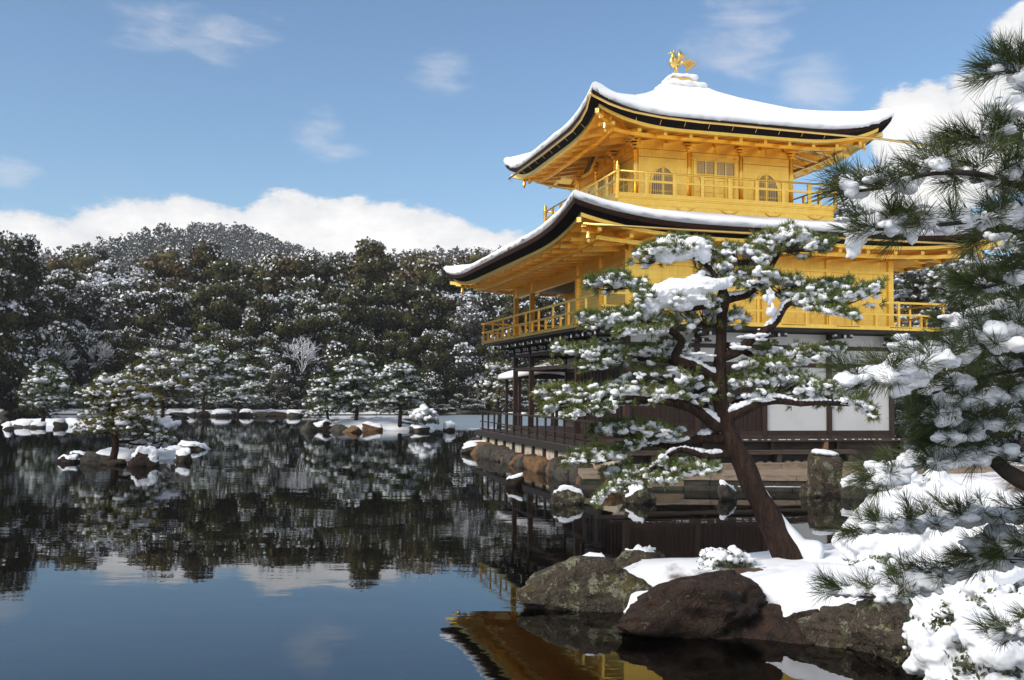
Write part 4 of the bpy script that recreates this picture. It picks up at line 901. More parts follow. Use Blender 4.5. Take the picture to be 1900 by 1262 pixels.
for row in [  # skyline row
    ('olive', 135, 476, 112), ('dark2', 175, 466, 118), ('snowy', 215, 490, 110), ('dark', 262, 492, 114), ('olive', 318, 470, 112), ('olive2', 383, 443, 116), ('dark2', 440, 480, 112), ('olive', 492, 486, 118),
    ('olive', 545, 474, 114), ('dark', 592, 490, 112), ('olive', 640, 480, 118), ('olive2', 688, 439, 112), ('dark2', 735, 474, 116), ('olive', 782, 474, 113), ('dark2', 826, 488, 110), ('olive', 868, 474, 118), ('dark', 915, 492, 112), ('olive', 960, 484, 116),
    ('dark', 1010, 492, 112), ('dark2', 1060, 492, 112), ('dark', 1110, 502, 112)]: far_tree(*row, 'on the skyline across the pond')
for row in [  # middle row
    ('snowy2', 105, 500, 104), ('snowy', 165, 520, 102), ('snowy', 235, 525, 103), ('snowy2', 290, 540, 100), ('dark', 345, 525, 104), ('dark2', 405, 520, 102), ('dark', 455, 540, 103), ('snowy2', 505, 550, 100), ('dark', 548, 540, 104),
    ('snowy2', 590, 560, 101), ('dark2', 640, 530, 104), ('dark2', 688, 540, 105), ('dark2', 740, 520, 106), ('dark2', 790, 530, 108), ('snowy2', 835, 545, 107), ('snowy', 885, 540, 107), ('snowy2', 940, 545, 107), ('dark', 990, 540, 107), ('snowy2', 1040, 545, 107)]: far_tree(*row, 'halfway up the far wood')
for row in [  # lower row along the bank
    ('snowy', 150, 600, 97), ('snowy2', 200, 615, 97), ('dark', 255, 610, 97), ('snowy', 330, 620, 98), ('dark', 395, 600, 99), ('snowy2', 445, 625, 98), ('snowy', 520, 625, 99), ('snowy', 565, 620, 101), ('dark', 625, 640, 102), ('dark', 680, 618, 103), ('dark2', 735, 610, 104), ('dark', 800, 615, 104), ('dark', 850, 630, 105), ('snowy2', 900, 625, 106), ('dark', 950, 640, 106), ('snowy2', 1010, 650, 106)]: far_tree(*row, 'low above the far bank')
for row in [('shrub', 20, 725, 90), ('shrub2', 130, 720, 92), ('shrub', 175, 712, 94), ('shrub2', 235, 720, 93), ('shrub', 390, 715, 94), ('shrub2', 470, 720, 95), ('shrub', 530, 715, 97), ('shrub2', 580, 722, 98), ('shrub', 640, 712, 99), ('shrub', 700, 715, 100), ('shrub', 780, 700, 101.5), ('shrub', 835, 705, 103.5),
            ('shrub2', 875, 740, 102.5), ('shrub', 920, 700, 104), ('shrub2', 960, 735, 103), ('shrub2', 820, 750, 101.5), ('shrub', 1010, 715, 104)]: far_tree(*row)
for row in [('cedar', -20, 432, 80), ('cedar', 38, 436, 88), ('cedar', -75, 420, 74), ('snowy2', 75, 505, 95)]: far_tree(*row)
# bare trees outlined in snow
def bare_tree(name, px, py, Y, H, seed, label, lean=0.0):
    rng = np.random.default_rng(seed); b = at(px, py, Y); o = empty(name, tuple(b), 0, label, 'bare tree'); wood, sn = MB(), MB()
    def grow(p, d, ln, r, lev):
        d = unit(d); q = p+d*ln*.5+rng.normal(size=3)*ln*.06; e = p+d*ln+rng.normal(size=3)*ln*.08
        wood.tube([p, q, e], [r, r*.8, r*.6], 5, caps=False); up = np.array([0, 0, r*.7+.012]); sn.tube([p+up, q+up, e+up], [r*.55+.008, r*.5+.010, r*.4+.008], 5)
        if lev == 0: return
        for k in range(rng.integers(2, 4)+(lev > 2)): a = rng.uniform(.35, 1.0); grow(p+(e-p)*rng.uniform(.5, 1), d+unit(rng.normal(size=3)*np.array([1, .7, .6])+[0, 0, .3])*a, ln*rng.uniform(.55, .78), r*.6, lev-1)
    for k in range(4): grow(np.array([0, 0, -.2]), np.array([lean+rng.normal()*.5, rng.normal()*.3, 1]), H*.34, .048, 4)
    wood.build('trunk', BARK_DARK, o, True); sn.build('snow', SNOW, o, True)
bare_tree('bare_tree', 85, 700, 92, 5.2, 31, 'bare tree with every branch outlined in snow beside the cedars', .4)
bare_tree('bare_tree', 560, 690, 96, 4.4, 32, 'bare tree with fine snowy branches behind the pines of the central islet')
bare_tree('bare_tree', 170, 690, 95, 4.2, 34, 'low bare tree spreading snowy boughs above the bank', .6)
# ------------------------------------------------------------------ islets with clipped pines and rocks
def mound(name, c, rx, ry, h, seed, label, m=None):
    V, Fc = ico(4); P = V.copy(); P[:, 2] = np.where(P[:, 2] > 0, P[:, 2]**.8, P[:, 2]); P = P*np.array([rx, ry, h]); P += np.stack([P[:, 0]*.0, P[:, 1]*.0, .25*h*fbm(P, 2.0/rx*2, 3, seed)], 1)
    P[:, :2] *= (1+.15*fbm(P, 1.5/rx, 2, seed+1))[:, None]
    return tag(link(name, mesh_arrays(name, P, Fc, m or SNOW, True), None, tuple(c)), label, 'islet', kind='structure')
def garden_pine(name, label, seed, base_px, Y, pads, trunk, nl, nw, nn, nmat, r0, snow=.5, cap=.6, group=None, dens=1.0, z0=None, lean_y=0.0):
    b = at(*base_px, Y); rng = np.random.default_rng(seed); pn = Pine(name, label, seed, b, nl, nw, int(nn*1.4), group)
    k = Y/F_PX; tp = [at(x, y, Y+lean_y*(base_px[1]-y)*k) for x, y in trunk]
    P, R = pn.tube([b+[0, 0, -.7]]+tp, r0, r0*.35, 'trunk', BARK, step=.25*max(1, Y/40), wob=r0*.8)
    for (x, y, hw, hh) in pads:
        dy = rng.uniform(-1, 1)*hw*k*.7; c = at(x, y+rng.uniform(-3, 3), Y+dy); rx, rz = hw*k, hh*k*1.45; ry = rx*.8
        i = int(np.argmin(np.abs(P[:, 2]-(c[2]-rz*.6))+.3*np.linalg.norm(P[:, :2]-c[:2], axis=1))); q = c-np.array([0, 0, rz*.35])
        pn.tube([P[i], (P[i]+q)/2+[0, 0, -.1*rx], q], r0*.38, r0*.14, 'limb', BARK, step=.15*max(1, Y/40), n=6, wob=r0*.6, snow=.2)
        area = PI*rx*ry; n = int(dens*min(300, max(24, area*(1/(nl*.62)**2)*.75))); pn.pad(c, rx, ry, rz, n, snow*.75, 1.22, 0, cap)
    return pn.finish(nmat, sub=1)
# small islet with the foremost clipped pine
Y1 = 33.8
mound('islet', on(235, 852)+[0, 1.1, -.12], 1.75, 1.0, .42, 3, 'small snowy islet ringed by dark stones')
garden_pine('garden_pine', 'clipped pine with golden needles leaning over the small stony islet', 41, (212, 822), 34.2,
    [(220, 712, 48, 14), (180, 732, 34, 10), (262, 742, 34, 10), (205, 752, 46, 12), (252, 772, 44, 10), (180, 772, 32, 11), (215, 792, 50, 12), (275, 800, 34, 10), (165, 800, 28, 9), (300, 818, 28, 8), (240, 728, 26, 9)],
    [(210, 800), (208, 770), (211, 740), (208, 720)], .13, .013, 16, NEEDLE_GOLD, .14, .5, .7)
rs = [('rock', (125, 852, 16, 9), 51, STONE_RED, 0.05, 'dark red stone at the outer end of the small islet'), ('rock', (165, 846, 24, 20), 52, STONE_GR, 0, 'mossy hump-backed stone below the golden pine'),
      ('rock', (182, 850, 16, 9), 53, STONE_GR, 0, 'low round stone below the golden pine'), ('rock', (262, 846, 21, 26), 54, STONE_RED, .12, 'tall dark stone with a thick snow cap on the small islet'),
      ('rock', (264, 857, 8, 8), 55, STONE_GR, .10, 'little stone with a white cap in front of the tall snow-capped stone'), ('rock', (338, 845, 14, 15), 56, STONE_GR, .12, 'lone snow-capped stone standing clear of the small islet'),
      ('rock', (352, 827, 24, 10), 57, STONE_GR, .10, 'long flat snow-covered stone where the dark bird stands'), ('rock', (312, 832, 22, 13), 58, STONE_GR, .06, 'broad stone between the small islet and the bird stone'), ('rock', (208, 856, 20, 9), 59, STONE_RED, 0, 'low red stone at the waterline of the small islet'), ('rock', (145, 842, 18, 10), 60, STONE_RED, .03, 'dull red stone behind the outer end of the small islet')]
for nm, (x, y, hw, hh), sd, m, sn, lb in rs:
    p = on(x, y+hh*.75); k = p[1]/F_PX; rock(nm, (p[0], p[1]+hw*k*.6, hh*k*.15), (hw*k*1.35, hw*k*1.1, hh*k*1.05), sd, m, lb, 'stones round the small islet', sn*.75, sub=4, facets=10, rough=.2)
pb = on(372, 828); pb = pb+np.array([0, 0, .28]); bird = MB(); bird.tube([(0, 0, 0), (.0, 0, .10), (.02, 0, .25), (0, 0, .40), (.03, 0, .52), (.06, 0, .56), (.14, 0, .55)], [.02, .10, .12, .06, .045, .045, .006], 10); bird.tube([(-.02, 0, .12), (-.10, 0, -.02), (-.14, 0, -.14)], [.08, .05, .01], 8)
bird.tube([(.0, .03, .04), (.0, .03, -.16)], .012, 5); bird.tube([(.0, -.03, .04), (.0, -.03, -.16)], .012, 5)
tag(bird.build('cormorant', mat('dark_feather', (.012, .012, .014), .5), None, True, tuple(pb)), 'dark water bird perched on the long flat stone', 'bird')
# islet by the far end of the pond with its pine
mound('islet', on(82, 790)+[0, 1.5, -.1], 3.4, 1.6, .5, 5, 'low islet with a pine by the far end of the pond')
garden_pine('garden_pine', 'dark green clipped pine on the islet in front of the cedars', 42, (78, 775), 60,
    [(85, 690, 26, 10), (108, 700, 20, 8), (75, 712, 32, 11), (118, 722, 24, 9), (62, 732, 28, 9), (100, 742, 34, 10), (128, 752, 22, 8), (75, 756, 34, 9)],
    [(80, 750), (84, 725), (86, 700)], .20, .026, 11, NEEDLE_FAR, .14, .45, .9)
for x, y, hw, hh, sd in ((40, 785, 22, 10, 61), (66, 787, 16, 9, 62), (110, 785, 18, 9, 63), (12, 790, 14, 9, 64)):
    p = on(x, y+hh*.8); k = p[1]/F_PX; rock('rock', (p[0], p[1]+hw*k*.5, hh*k*.1), (hw*k, hw*k*.7, hh*k*1.2), sd, STONE_GR, 'grey bank stone under the dark green pine in front of the cedars', 'stones under the dark green pine', .08, sub=3, facets=10, rough=.2)
# pines on the far bank
garden_pine('garden_pine', 'broad golden-green pine with a flat snowy top behind the small islet', 43, (303, 765), 74,
    [(295, 668, 40, 12), (330, 672, 22, 9), (262, 690, 26, 9), (318, 692, 44, 12), (345, 706, 26, 10), (275, 712, 32, 10), (310, 722, 46, 11), (352, 732, 26, 9), (268, 738, 30, 9), (318, 746, 46, 9)],
    [(302, 740), (300, 715), (297, 690), (296, 675)], .24, .032, 11, NEEDLE_GOLD, .17, .45, .9)
garden_pine('garden_pine', 'slender pine with a snowy crown tuft on the far bank', 44, (378, 766), 90,
    [(382, 652, 26, 8), (362, 662, 20, 7), (395, 672, 22, 8), (370, 690, 26, 9), (396, 706, 24, 9), (372, 722, 28, 9), (392, 742, 26, 8)], [(378, 730), (380, 690), (382, 660)], .28, .04, 9, NEEDLE_FAR, .15, .5, .8)
garden_pine('garden_pine', 'red-trunked pine in loose snowy tiers on the far bank', 45, (442, 768), 90,
    [(440, 668, 22, 8), (425, 682, 20, 7), (462, 690, 26, 9), (430, 704, 26, 8), (470, 718, 22, 8), (434, 728, 28, 8), (462, 742, 32, 9), (420, 746, 22, 8), (490, 655, 18, 7)], [(442, 735), (440, 700), (442, 675)], .28, .04, 9, NEEDLE_FAR, .15, .5, .8)
# central islet with three pines and a bent snowy bush
ci = on(675, 801)+[0, 4.3, -.1]
mound('islet', ci, 3.5, 2.2, .70, 7, 'central islet under thick snow edged with ochre stones')
garden_pine('garden_pine', 'small pine leaning out from the end of the central islet', 46, (612, 775), 60.5, [(598, 714, 22, 8), (590, 728, 22, 8), (612, 738, 26, 9), (588, 746, 24, 9), (606, 758, 26, 8), (592, 768, 26, 7)], [(608, 755), (602, 730), (598, 718)], .20, .026, 11, NEEDLE_FAR, .10, .35, .9)
garden_pine('garden_pine', 'tallest pine of the central islet with a rounded snow cap', 47, (662, 780), 61.5, [(658, 678, 30, 12), (640, 695, 26, 9), (680, 697, 26, 9), (655, 708, 38, 10), (632, 720, 28, 9), (682, 724, 32, 9), (650, 734, 40, 9), (625, 748, 24, 8), (676, 750, 32, 8), (650, 762, 36, 7)], [(660, 750), (656, 715), (658, 685)], .20, .026, 11, NEEDLE_FAR, .14, .35, 1.1)
garden_pine('garden_pine', 'spreading pine with a wide flat snow cap on the central islet', 48, (742, 782), 61, [(742, 688, 36, 10), (718, 700, 24, 9), (766, 704, 24, 9), (738, 714, 40, 10), (772, 724, 24, 9), (716, 728, 32, 9), (750, 738, 40, 9), (716, 750, 30, 8), (765, 750, 26, 8), (730, 763, 30, 7), (770, 765, 20, 6)], [(742, 755), (740, 720), (742, 695)], .20, .026, 11, NEEDLE_FAR, .14, .35, 1.1)
for i, (x, y, hw, hh, m) in enumerate([(572, 788, 16, 14, STONE_GR), (600, 786, 24, 14, STONE_RED), (628, 790, 20, 11, STONE_GR), (655, 795, 15, 9, STONE_OR), (690, 790, 17, 11, STONE_OR), (722, 788, 16, 9, STONE_RED), (755, 788, 22, 12, STONE_GR), (775, 793, 18, 9, STONE_GR)]):
    p = on(x, y+hh*.85); k = p[1]/F_PX; rock('rock', (p[0], p[1]+hw*k*.5, hh*k*.15), (hw*k*1.3, hw*k*1.0, hh*k*1.15), 70+i, m, 'edge stone of the central islet', 'edge stones of the central islet', .05 if i % 3 == 1 else 0, sub=4, facets=10, rough=.2)
p = on(832, 800); rock('rock', (p[0], p[1]+.3, .08), (.38, .4, .26), 85, STONE_GR, 'small stone wholly capped with snow beside the ice', None, .2, sub=3, lo=.1, hi=.4)
def snowy_bush(name, label, c, r, seed, n, leafm, leaf, snow_n, ball, group=None, drop=0.0, voxel=None, big=1.0):
    rng = np.random.default_rng(seed); o = empty(name, tuple(c), 0, label, 'shrub', group); d = unit_rows(rng.normal(size=(n, 3))); d[:, 2] = np.abs(d[:, 2])*1.0-.1; lum = 1+.25*fbm(d, 2.2, 3, seed)
    P = d*np.array(r)*lum[:, None]*rng.uniform(.7, 1.02, (n, 1)); V, Fq = quads(P, d+rng.normal(size=d.shape)*.7, leaf, rng, .5); link('leaves', mesh_arrays('leaves', V, Fq, leafm), o)['kind'] = 'stuff'
    mb = MB()
    for i in range(14): q = P[rng.integers(0, n)]; mb.tube([(0, 0, -r[2]*.2), q*.5+[0, 0, r[2]*.1], q*.96], [.02*max(r), .012*max(r), .004*max(r)], 5)
    mb.build('stems', TWIG, o, True)
    k = rng.integers(0, n, snow_n*3); k = k[d[k, 2] > .25][:snow_n]; C = P[k]+np.array([0, 0, ball*.25]); R = ball*rng.uniform(.5, 1.25, len(k)); Vb, Fb = blobs(C, np.stack([R*1.05, R*1.05, R*.85], 1), rng, 2, .2); s_ = link('snow', mesh_arrays('snow', Vb, Fb, SNOW, True), o); s_['kind'] = 'stuff'
    if voxel:
        kb = k[:max(10, snow_n//4)]; Cb = P[kb]*.92; Rb = big*ball*rng.uniform(1.4, 3.0, len(kb)); V2, F2 = blobs(Cb, np.stack([Rb*1.2, Rb*1.2, Rb*.7], 1), rng, 3, .08); me2 = mesh_arrays('snow', np.concatenate([Vb, V2]), np.concatenate([Fb, F2+len(Vb)]), SNOW, True); s_.data = me2
        remeshed(s_, voxel, noise=voxel*3.0, nscale=voxel*5)
    return o
snowy_bush('shrub', 'bent bush bowed under snow at the water end of the central islet', at(788, 784, 60), (.85, .7, .85), 90, 900, LEAF_SHRUB, .07, 70, .20)
snowy_bush('shrub', 'snowy bush trailing over the pond beside the small islet pine', at(300, 800, 35), (.62, .5, .42), 91, 500, LEAF_SHRUB, .04, 60, .15)
snowy_bush('shrub', 'low bush in snow on the small islet behind the stones', at(270, 832, 35), (.7, .5, .32), 92, 500, LEAF_GREY, .035, 40, .10)

# stones edging the far bank
for i, x in enumerate([8, 35, 330, 352, 375, 405, 428, 455, 482, 500, 520, 545, 815, 840, 868, 892]):
    y = {True: 772, False: 769}[x < 560]+(i % 3)-1; p = on(x, y); k = p[1]/F_PX; hw, hh = 9+(i*7) % 9, 5+(i*5) % 5
    rock('rock', (p[0], p[1]+.2, .1), (hw*k*1.3, hw*k, hh*k*1.5), 150+i, [STONE_GR, STONE_RED, STONE_GR][i % 3], 'small stone edging the far bank at the foot of the wood', 'stones edging the far bank', .12 if i % 2 else 0, sub=3, facets=9, rough=.2)
# ------------------------------------------------------------------ stonework by the pavilion and stones in the pond
rw = empty('retaining_wall', tuple(loc2w(-1.2, 5, 0)), TH, 'retaining wall of ochre and grey boulders under the wooden deck', 'wall')
part(MB().box(.02, .20, -7.4, 8.3, .05, .66), 'plaster_band', OLDPLASTER, rw); b = -7.6; i = 0; rr = random.Random(5)
while b < 8.4:
    wd = rr.uniform(.42, .80); big = rr.random() < .35; h = rr.uniform(.38, .55)+(.10 if big else 0)
    rock('stone', (-.24+rr.uniform(-.10, .05), b+wd/2, h*.12), (.36+(.10 if big else 0), wd*.62, h*.78), 100+i, STONE_GR if big else rr.choice([STONE_OR, STONE_OR, STONE_OR, STONE_GR]), None, parent=rw, sub=4, facets=6, rough=.08, blocky=.45 if not big else .8); b += wd; i += 1
terr = empty('terrace', (4.8, 25.6, 0), 0, 'flat stone landing between the pavilion and the pond', 'terrace')
for k in range(6): part(MB().box(-3.0+k*1.07, -3.0+k*1.07+1.055, -.15, 2.9+.0*k, .24, .37), 'slab', STONE_FLAT, terr)
for k in range(4): part(MB().box(-3.05+k*1.62, -3.05+k*1.62+1.60, -.12, .25, -.3, .237), 'edge_stone', STONE_EDGE, terr)
for k in range(5): part(MB().box(-3.2+k*1.35, -3.2+k*1.35+1.33, -.34, -.125, -.3, .085), 'water_step', STONE_EDGE, terr)
curb = empty('curb', tuple(loc2w(0, -1.45)), TH, 'line of pale kerb stones in front of the wooden step', 'kerb')
for k in range(6): part(MB().box(-1.4+k*1.75, -1.4+k*1.75+1.735, -.22, .10, .2, .52), 'kerb_stone', STONE_FLAT, curb)
eg = tag(MB().box(-1.15, L+3.5, -3.0, W+.5, .05, .33).build('earth', mat('bare_earth', (.34, .25, .16), .9, col2=(.25, .18, .12), scale=2), None, False, (PX0, PY0, 0), TH), kind='structure')
peb = MB(); V, Fc = ico(2)
for k in range(9): a = 1.2+k*.27; peb.add(V*np.array([.12, .08, .05])*rr.uniform(.7, 1.2)+np.array(loc2w(a+2, -.98, .56)), Fc)
for k in range(7):
    a = 2.6+k*.28; o = link('pebble', mesh_arrays('pebble', V*np.array([.12, .09, .055])*rr.uniform(.75, 1.15), Fc, STONE_FLAT, True), curb, (a+.9, .30, .50))
def pond_stone(x, y, hw, hh, seed, m, lb, snow, sq=.62, gp=None, zmin=None, fc=8, lo=.6, hi=.85):
    p = on(x, y); k = p[1]/F_PX; return rock('rock', (p[0], p[1]+hw*k*.7, hh*k*.35), (hw*k, hw*k*.85, hh*k*1.35), seed, m, lb, gp, snow*.6, sub=4, facets=fc, zmin=zmin, lo=lo, hi=hi, blocky=sq, rough=.16)
pond_stone(955, 903, 17, 13, 201, STONE_RED, 'small dark stone with a double snow cap off the deck', .09)
pond_stone(1054, 936, 32, 17, 202, STONE_LICHEN, 'round brown stone with a snow cap alone in the pond', .07)
pond_stone(1184, 934, 33, 20, 203, STONE_LICHEN, 'square-sided brown stone with flat snow by the landing', .06)
pond_stone(1352, 928, 20, 20, 204, STONE_GR, 'dark stone half hidden behind the leaning trunk', .06)
us = pond_stone(1537, 914, 27, 42, 205, STONE_LICHEN, 'upright lichen-grey stone with a tilted snow cap by the landing', 0, .40, fc=0)
V, Fc = ico(4); kz = us.location.y/F_PX; tp = np.array(us.data.vertices[max(range(len(us.data.vertices)), key=lambda i: us.data.vertices[i].co.z)].co)
Q = np.sign(V)*np.abs(V)**.8*np.array([23*kz, 21*kz, 6.0*kz]); Q[:, 2] += -.12*Q[:, 0]; Q += vnormals(Q, Fc)*(fbm(Q, 6, 3, 4)*.02)[:, None]; link('snow_cap', mesh_arrays('snow_cap', Q, Fc, SNOW, True), us, (0, 0, tp[2]-.08))
pond_stone(1511, 922, 21, 14, 206, STONE_LICHEN, 'low lichen stone at the foot of the upright stone', 0)
pond_stone(1590, 925, 26, 24, 207, STONE_GR, 'dark stone with snow between the upright stone and the near pine', .08)
pond_stone(880, 842, 26, 14, 208, STONE_GR, 'sloping grey stone at the outer corner of the deck', .03)
pond_stone(1622, 1020, 42, 20, 209, STONE_GR, 'dark mossy stone behind the snow bank', .06)
# ---- the near bank: snow on a tongue of land, faced with rocks
def bank():
    xs = np.arange(.3, 9.0, .05); ys = np.arange(5.5, 16.5, .05); X, Y = np.meshgrid(xs, ys, indexing='ij')
    outline = np.array([(1.30, 11.45), (1.55, 11.0), (2.05, 10.85), (2.65, 10.75), (2.75, 10.30), (3.3, 10.12), (3.8, 10.05), (4.15, 9.6), (4.35, 8.9), (4.6, 7.5), (4.4, 6.0), (4.6, 5.0), (12, 5), (12, 17), (6.2, 15.2), (4.6, 13.9), (3.9, 13.2), (2.9, 12.5), (2.2, 11.9)])
    d = np.full(X.shape, 1e9); ins = np.zeros(X.shape, bool)
    for (x0, y0), (x1, y1) in zip(outline, np.roll(outline, -1, 0)):
        ex, ey = x1-x0, y1-y0; t_ = np.clip(((X-x0)*ex+(Y-y0)*ey)/(ex*ex+ey*ey), 0, 1); d = np.minimum(d, np.hypot(X-x0-t_*ex, Y-y0-t_*ey)); ins ^= ((y0 <= Y) != (y1 <= Y)) & (X < x0+(Y-y0)*ex/np.where(ey == 0, 1e-9, ey))
    P = np.stack([X, Y, X*0], -1); sd = np.where(ins, d, -d)+.10*fbm(P, 2.2, 3, 3)
    top = .26+.16*sstep(X, 1.5, 3.2)+.10*sstep(X, 3.2, 5.5)+.07*fbm(P, .9, 3, 4)+.025*fbm(P, 4, 3, 8)+.010*fbm(P, 11, 3, 2)
    top += .16*np.exp(-((X-3.35)**2/.5+(Y-10.9)**2/.35))+.10*np.exp(-((X-4.6)**2/.8+(Y-12.6)**2/.6))
    z = np.where(sd > 0, top-(top-.12)*(1-np.sqrt(np.clip(1-(1-np.clip(sd/.32, 0, 1))**2, 0, 1)))*.75, .12+sd*2.2)
    z = np.maximum(z, -.5); o = link('snow_bank', mesh_arrays('snow_bank', np.stack([X, Y, z], -1).reshape(-1, 3), grid_faces(len(xs), len(ys)), SNOW, True)); return tag(o, 'thick snow over the tongue of land under the leaning pine', 'snow bank', kind='structure')
bank()
def near_rock(x, y, hw, hh, depth, seed, m, lb, snow=0, lo=.5, hi=.8, zmin=None, up=.45, sub=5, facets=5, rough=.16, rz=0.0, blocky=.95, profile=None):
    p = on(x, y); k = p[1]/F_PX; return rock('rock', (p[0], p[1]+depth*.75, hh*k*up), (hw*k*1.12, depth, hh*k*1.55), seed, m, lb, None, snow, rz, sub, facets, rough, lo, hi, zmin, blocky=blocky, profile=profile)
near_rock(1095, 1136, 150, 45, .55, 301, STONE_LICHEN, 'large lichen-covered boulder at the tip of the snowy tongue of land', .045, .78, .95, .40, facets=8, profile=[.15, .5, .8, .95, 1.0, 1.0, .8])
near_rock(1192, 1100, 50, 38, .32, 302, STONE_LICHEN, 'pointed lichen rock standing behind the large boulder', .06, .6, .85, .34)
near_rock(1300, 1184, 172, 58, .60, 303, STONE_RED, 'broad dark red boulder below the snow bank', 0, up=.15, facets=9, rough=.20, blocky=.85, profile=[.35, .75, .95, 1.0, .95, .85, .6])
near_rock(1490, 1190, 120, 27, .42, 304, STONE_RED, 'dark red rock in the shade under the lip of snow', 0)
near_rock(1600, 1202, 90, 32, .38, 305, STONE_LICHEN, 'mossy brown rock under the lip of snow', 0)
near_rock(1690, 1222, 78, 50, .42, 306, STONE_LICHEN, 'pale blocky lichen rock below the long-needled pine', 0)
near_rock(1160, 1062, 60, 12, .3, 307, STONE_RED, 'low dark rock at the back of the tongue of land', 0)
near_rock(1790, 1262, 70, 34, .30, 308, STONE_RED, 'dark wet rock at the corner of the near bank', .04)
snowy_bush('shrub', 'little clipped bush with snow on its leaves by the foot of the leaning pine', at(1345, 1052, 12.0), (.34, .28, .24), 95, 900, LEAF_SHRUB, .022, 90, .045, voxel=.010, big=.45)
c = at(1725, 985, 11.6); snowy_bush('shrub', 'rounded bush buried in thick snow behind the near bank', (c[0], c[1], .35), (.95, .75, 1.12), 96, 2600, LEAF_SHRUB, .03, 420, .10, voxel=.02)
c = at(1840, 900, 10.5); snowy_bush('shrub', 'tall bush under snow at the foot of the near pine trunk', (c[0], c[1], .4), (.7, .6, 1.15), 97, 2200, LEAF_SHRUB, .03, 320, .10, voxel=.02)
c = at(1870, 1215, 6.6); snowy_bush('shrub', 'low bush under lumpy snow at the water edge near the viewer', (c[0], c[1], .42), (.52, .45, .62), 98, 3400, LEAF_SHRUB, .026, 170, .07, voxel=.012, big=.75)
c = at(1775, 1185, 8.2); snowy_bush('shrub', 'sparse low bush with small snow lumps over the pale rock', (c[0], c[1], .30), (.42, .3, .30), 99, 1200, LEAF_SHRUB, .02, 150, .045, voxel=.011, big=.6)

for x, y, Y, rr_, sd, lb in [(1850, 1090, 7.6, (.42, .34, .40), 211, 'small snowy evergreen bush tucked behind the low bush near the viewer'), (1760, 1120, 8.6, (.34, .3, .32), 212, 'round evergreen bush with patchy snow above the pale blocky rock'), (1660, 1020, 11.2, (.5, .4, .36), 213, 'low dark bush with patchy snow beside the mossy stone')]:
    c = at(x, y+20, Y); snowy_bush('shrub', lb, (c[0], c[1], max(.28, c[2]-rr_[2]*.6)), rr_, sd, 2600, LEAF_SHRUB, .026, 110, .055, voxel=.012, big=.6)
# ------------------------------------------------------------------ the leaning pine on the near bank
YH = 12.4; KH = YH/F_PX
hp = Pine('leaning_pine', 'old leaning pine with snow-covered layered boughs in front of the pavilion', 501, at(1468, 1052, YH), .094, .0056, 36)
def H(*pts): return [at(x, y, YH+dy) for x, y, dy in pts]
TP, TR = hp.tube(H((1492, 1085, .05), (1462, 1030, 0), (1440, 990, 0), (1408, 925, 0), (1376, 855, 0), (1350, 790, 0), (1335, 740, 0), (1330, 690, 0), (1334, 640, 0), (1337, 595, 0), (1338, 560, 0), (1342, 530, 0)), .205, .052, 'trunk', BARK, step=.06, n=20, wob=.03, rpow=.7)
sk = MB()                                                # snow lying against the upper side of the leaning trunk
for P_, r_ in (([(1520, 1030, 0), (1492, 1020, 0), (1462, 985, 0), (1440, 950, 0), (1424, 922, 0), (1410, 895, 0)], [.16, .12, .075, .05, .035, .012]),):
    Q, tt = resample(H(*P_), .05); sk.tube(Q-hp.base, np.interp(tt, np.linspace(0, 1, len(r_)), r_)*(1+.2*fbm(Q, 6, 2, 3)), 10)
sk.build('trunk_snow', SNOW, hp.root, True)
# limbs (thick wood) then boughs with shoots
for pts, r0, r1 in [([(1338, 590, 0), (1345, 555, .0), (1335, 535, -.1), (1318, 500, -.1), (1290, 480, -.15)], .06, .025), ([(1340, 560, 0), (1385, 545, .1), (1415, 515, .1), (1432, 485, .1), (1450, 465, .1)], .055, .022),
    ([(1338, 575, 0), (1300, 570, -.15), (1262, 575, -.2), (1222, 562, -.25)], .05, .02), ([(1332, 665, 0), (1375, 648, -.05), (1405, 622, -.1), (1440, 590, -.1), (1458, 565, -.1), (1500, 556, -.1)], .075, .03),
    ([(1330, 705, 0), (1285, 682, -.1), (1252, 665, -.15), (1262, 635, -.15), (1235, 612, -.2), (1180, 600, -.2)], .075, .025), ([(1290, 684, -.1), (1240, 672, .1), (1190, 668, .2), (1130, 662, .2)], .05, .02),
    ([(1335, 780, 0), (1385, 757, -.1), (1440, 745, -.2), (1500, 748, -.3), (1560, 745, -.3)], .075, .02), ([(1338, 770, 0), (1380, 742, .3), (1440, 722, .5), (1490, 712, .6)], .06, .02),
    ([(1336, 795, 0), (1295, 765, -.1), (1245, 748, -.2), (1170, 742, -.3), (1080, 748, -.3)], .075, .02), ([(1335, 780, 0), (1300, 745, .3), (1260, 730, .4), (1200, 725, .5)], .05, .02),
    ([(1345, 812, 0), (1300, 812, .1), (1265, 828, .1), (1215, 822, .1), (1170, 800, .2)], .075, .022), ([(1355, 842, 0), (1310, 845, -.15), (1245, 838, -.25), (1218, 862, -.3), (1180, 890, -.3), (1130, 910, -.3)], .05, .016),
    ([(1345, 640, 0), (1390, 655, .3), (1440, 665, .5), (1500, 662, .5)], .045, .018)]:
    hp.tube(H(*pts), r0, r1, 'limb', BARK, step=.05, n=10, wob=.05, snow=.25)
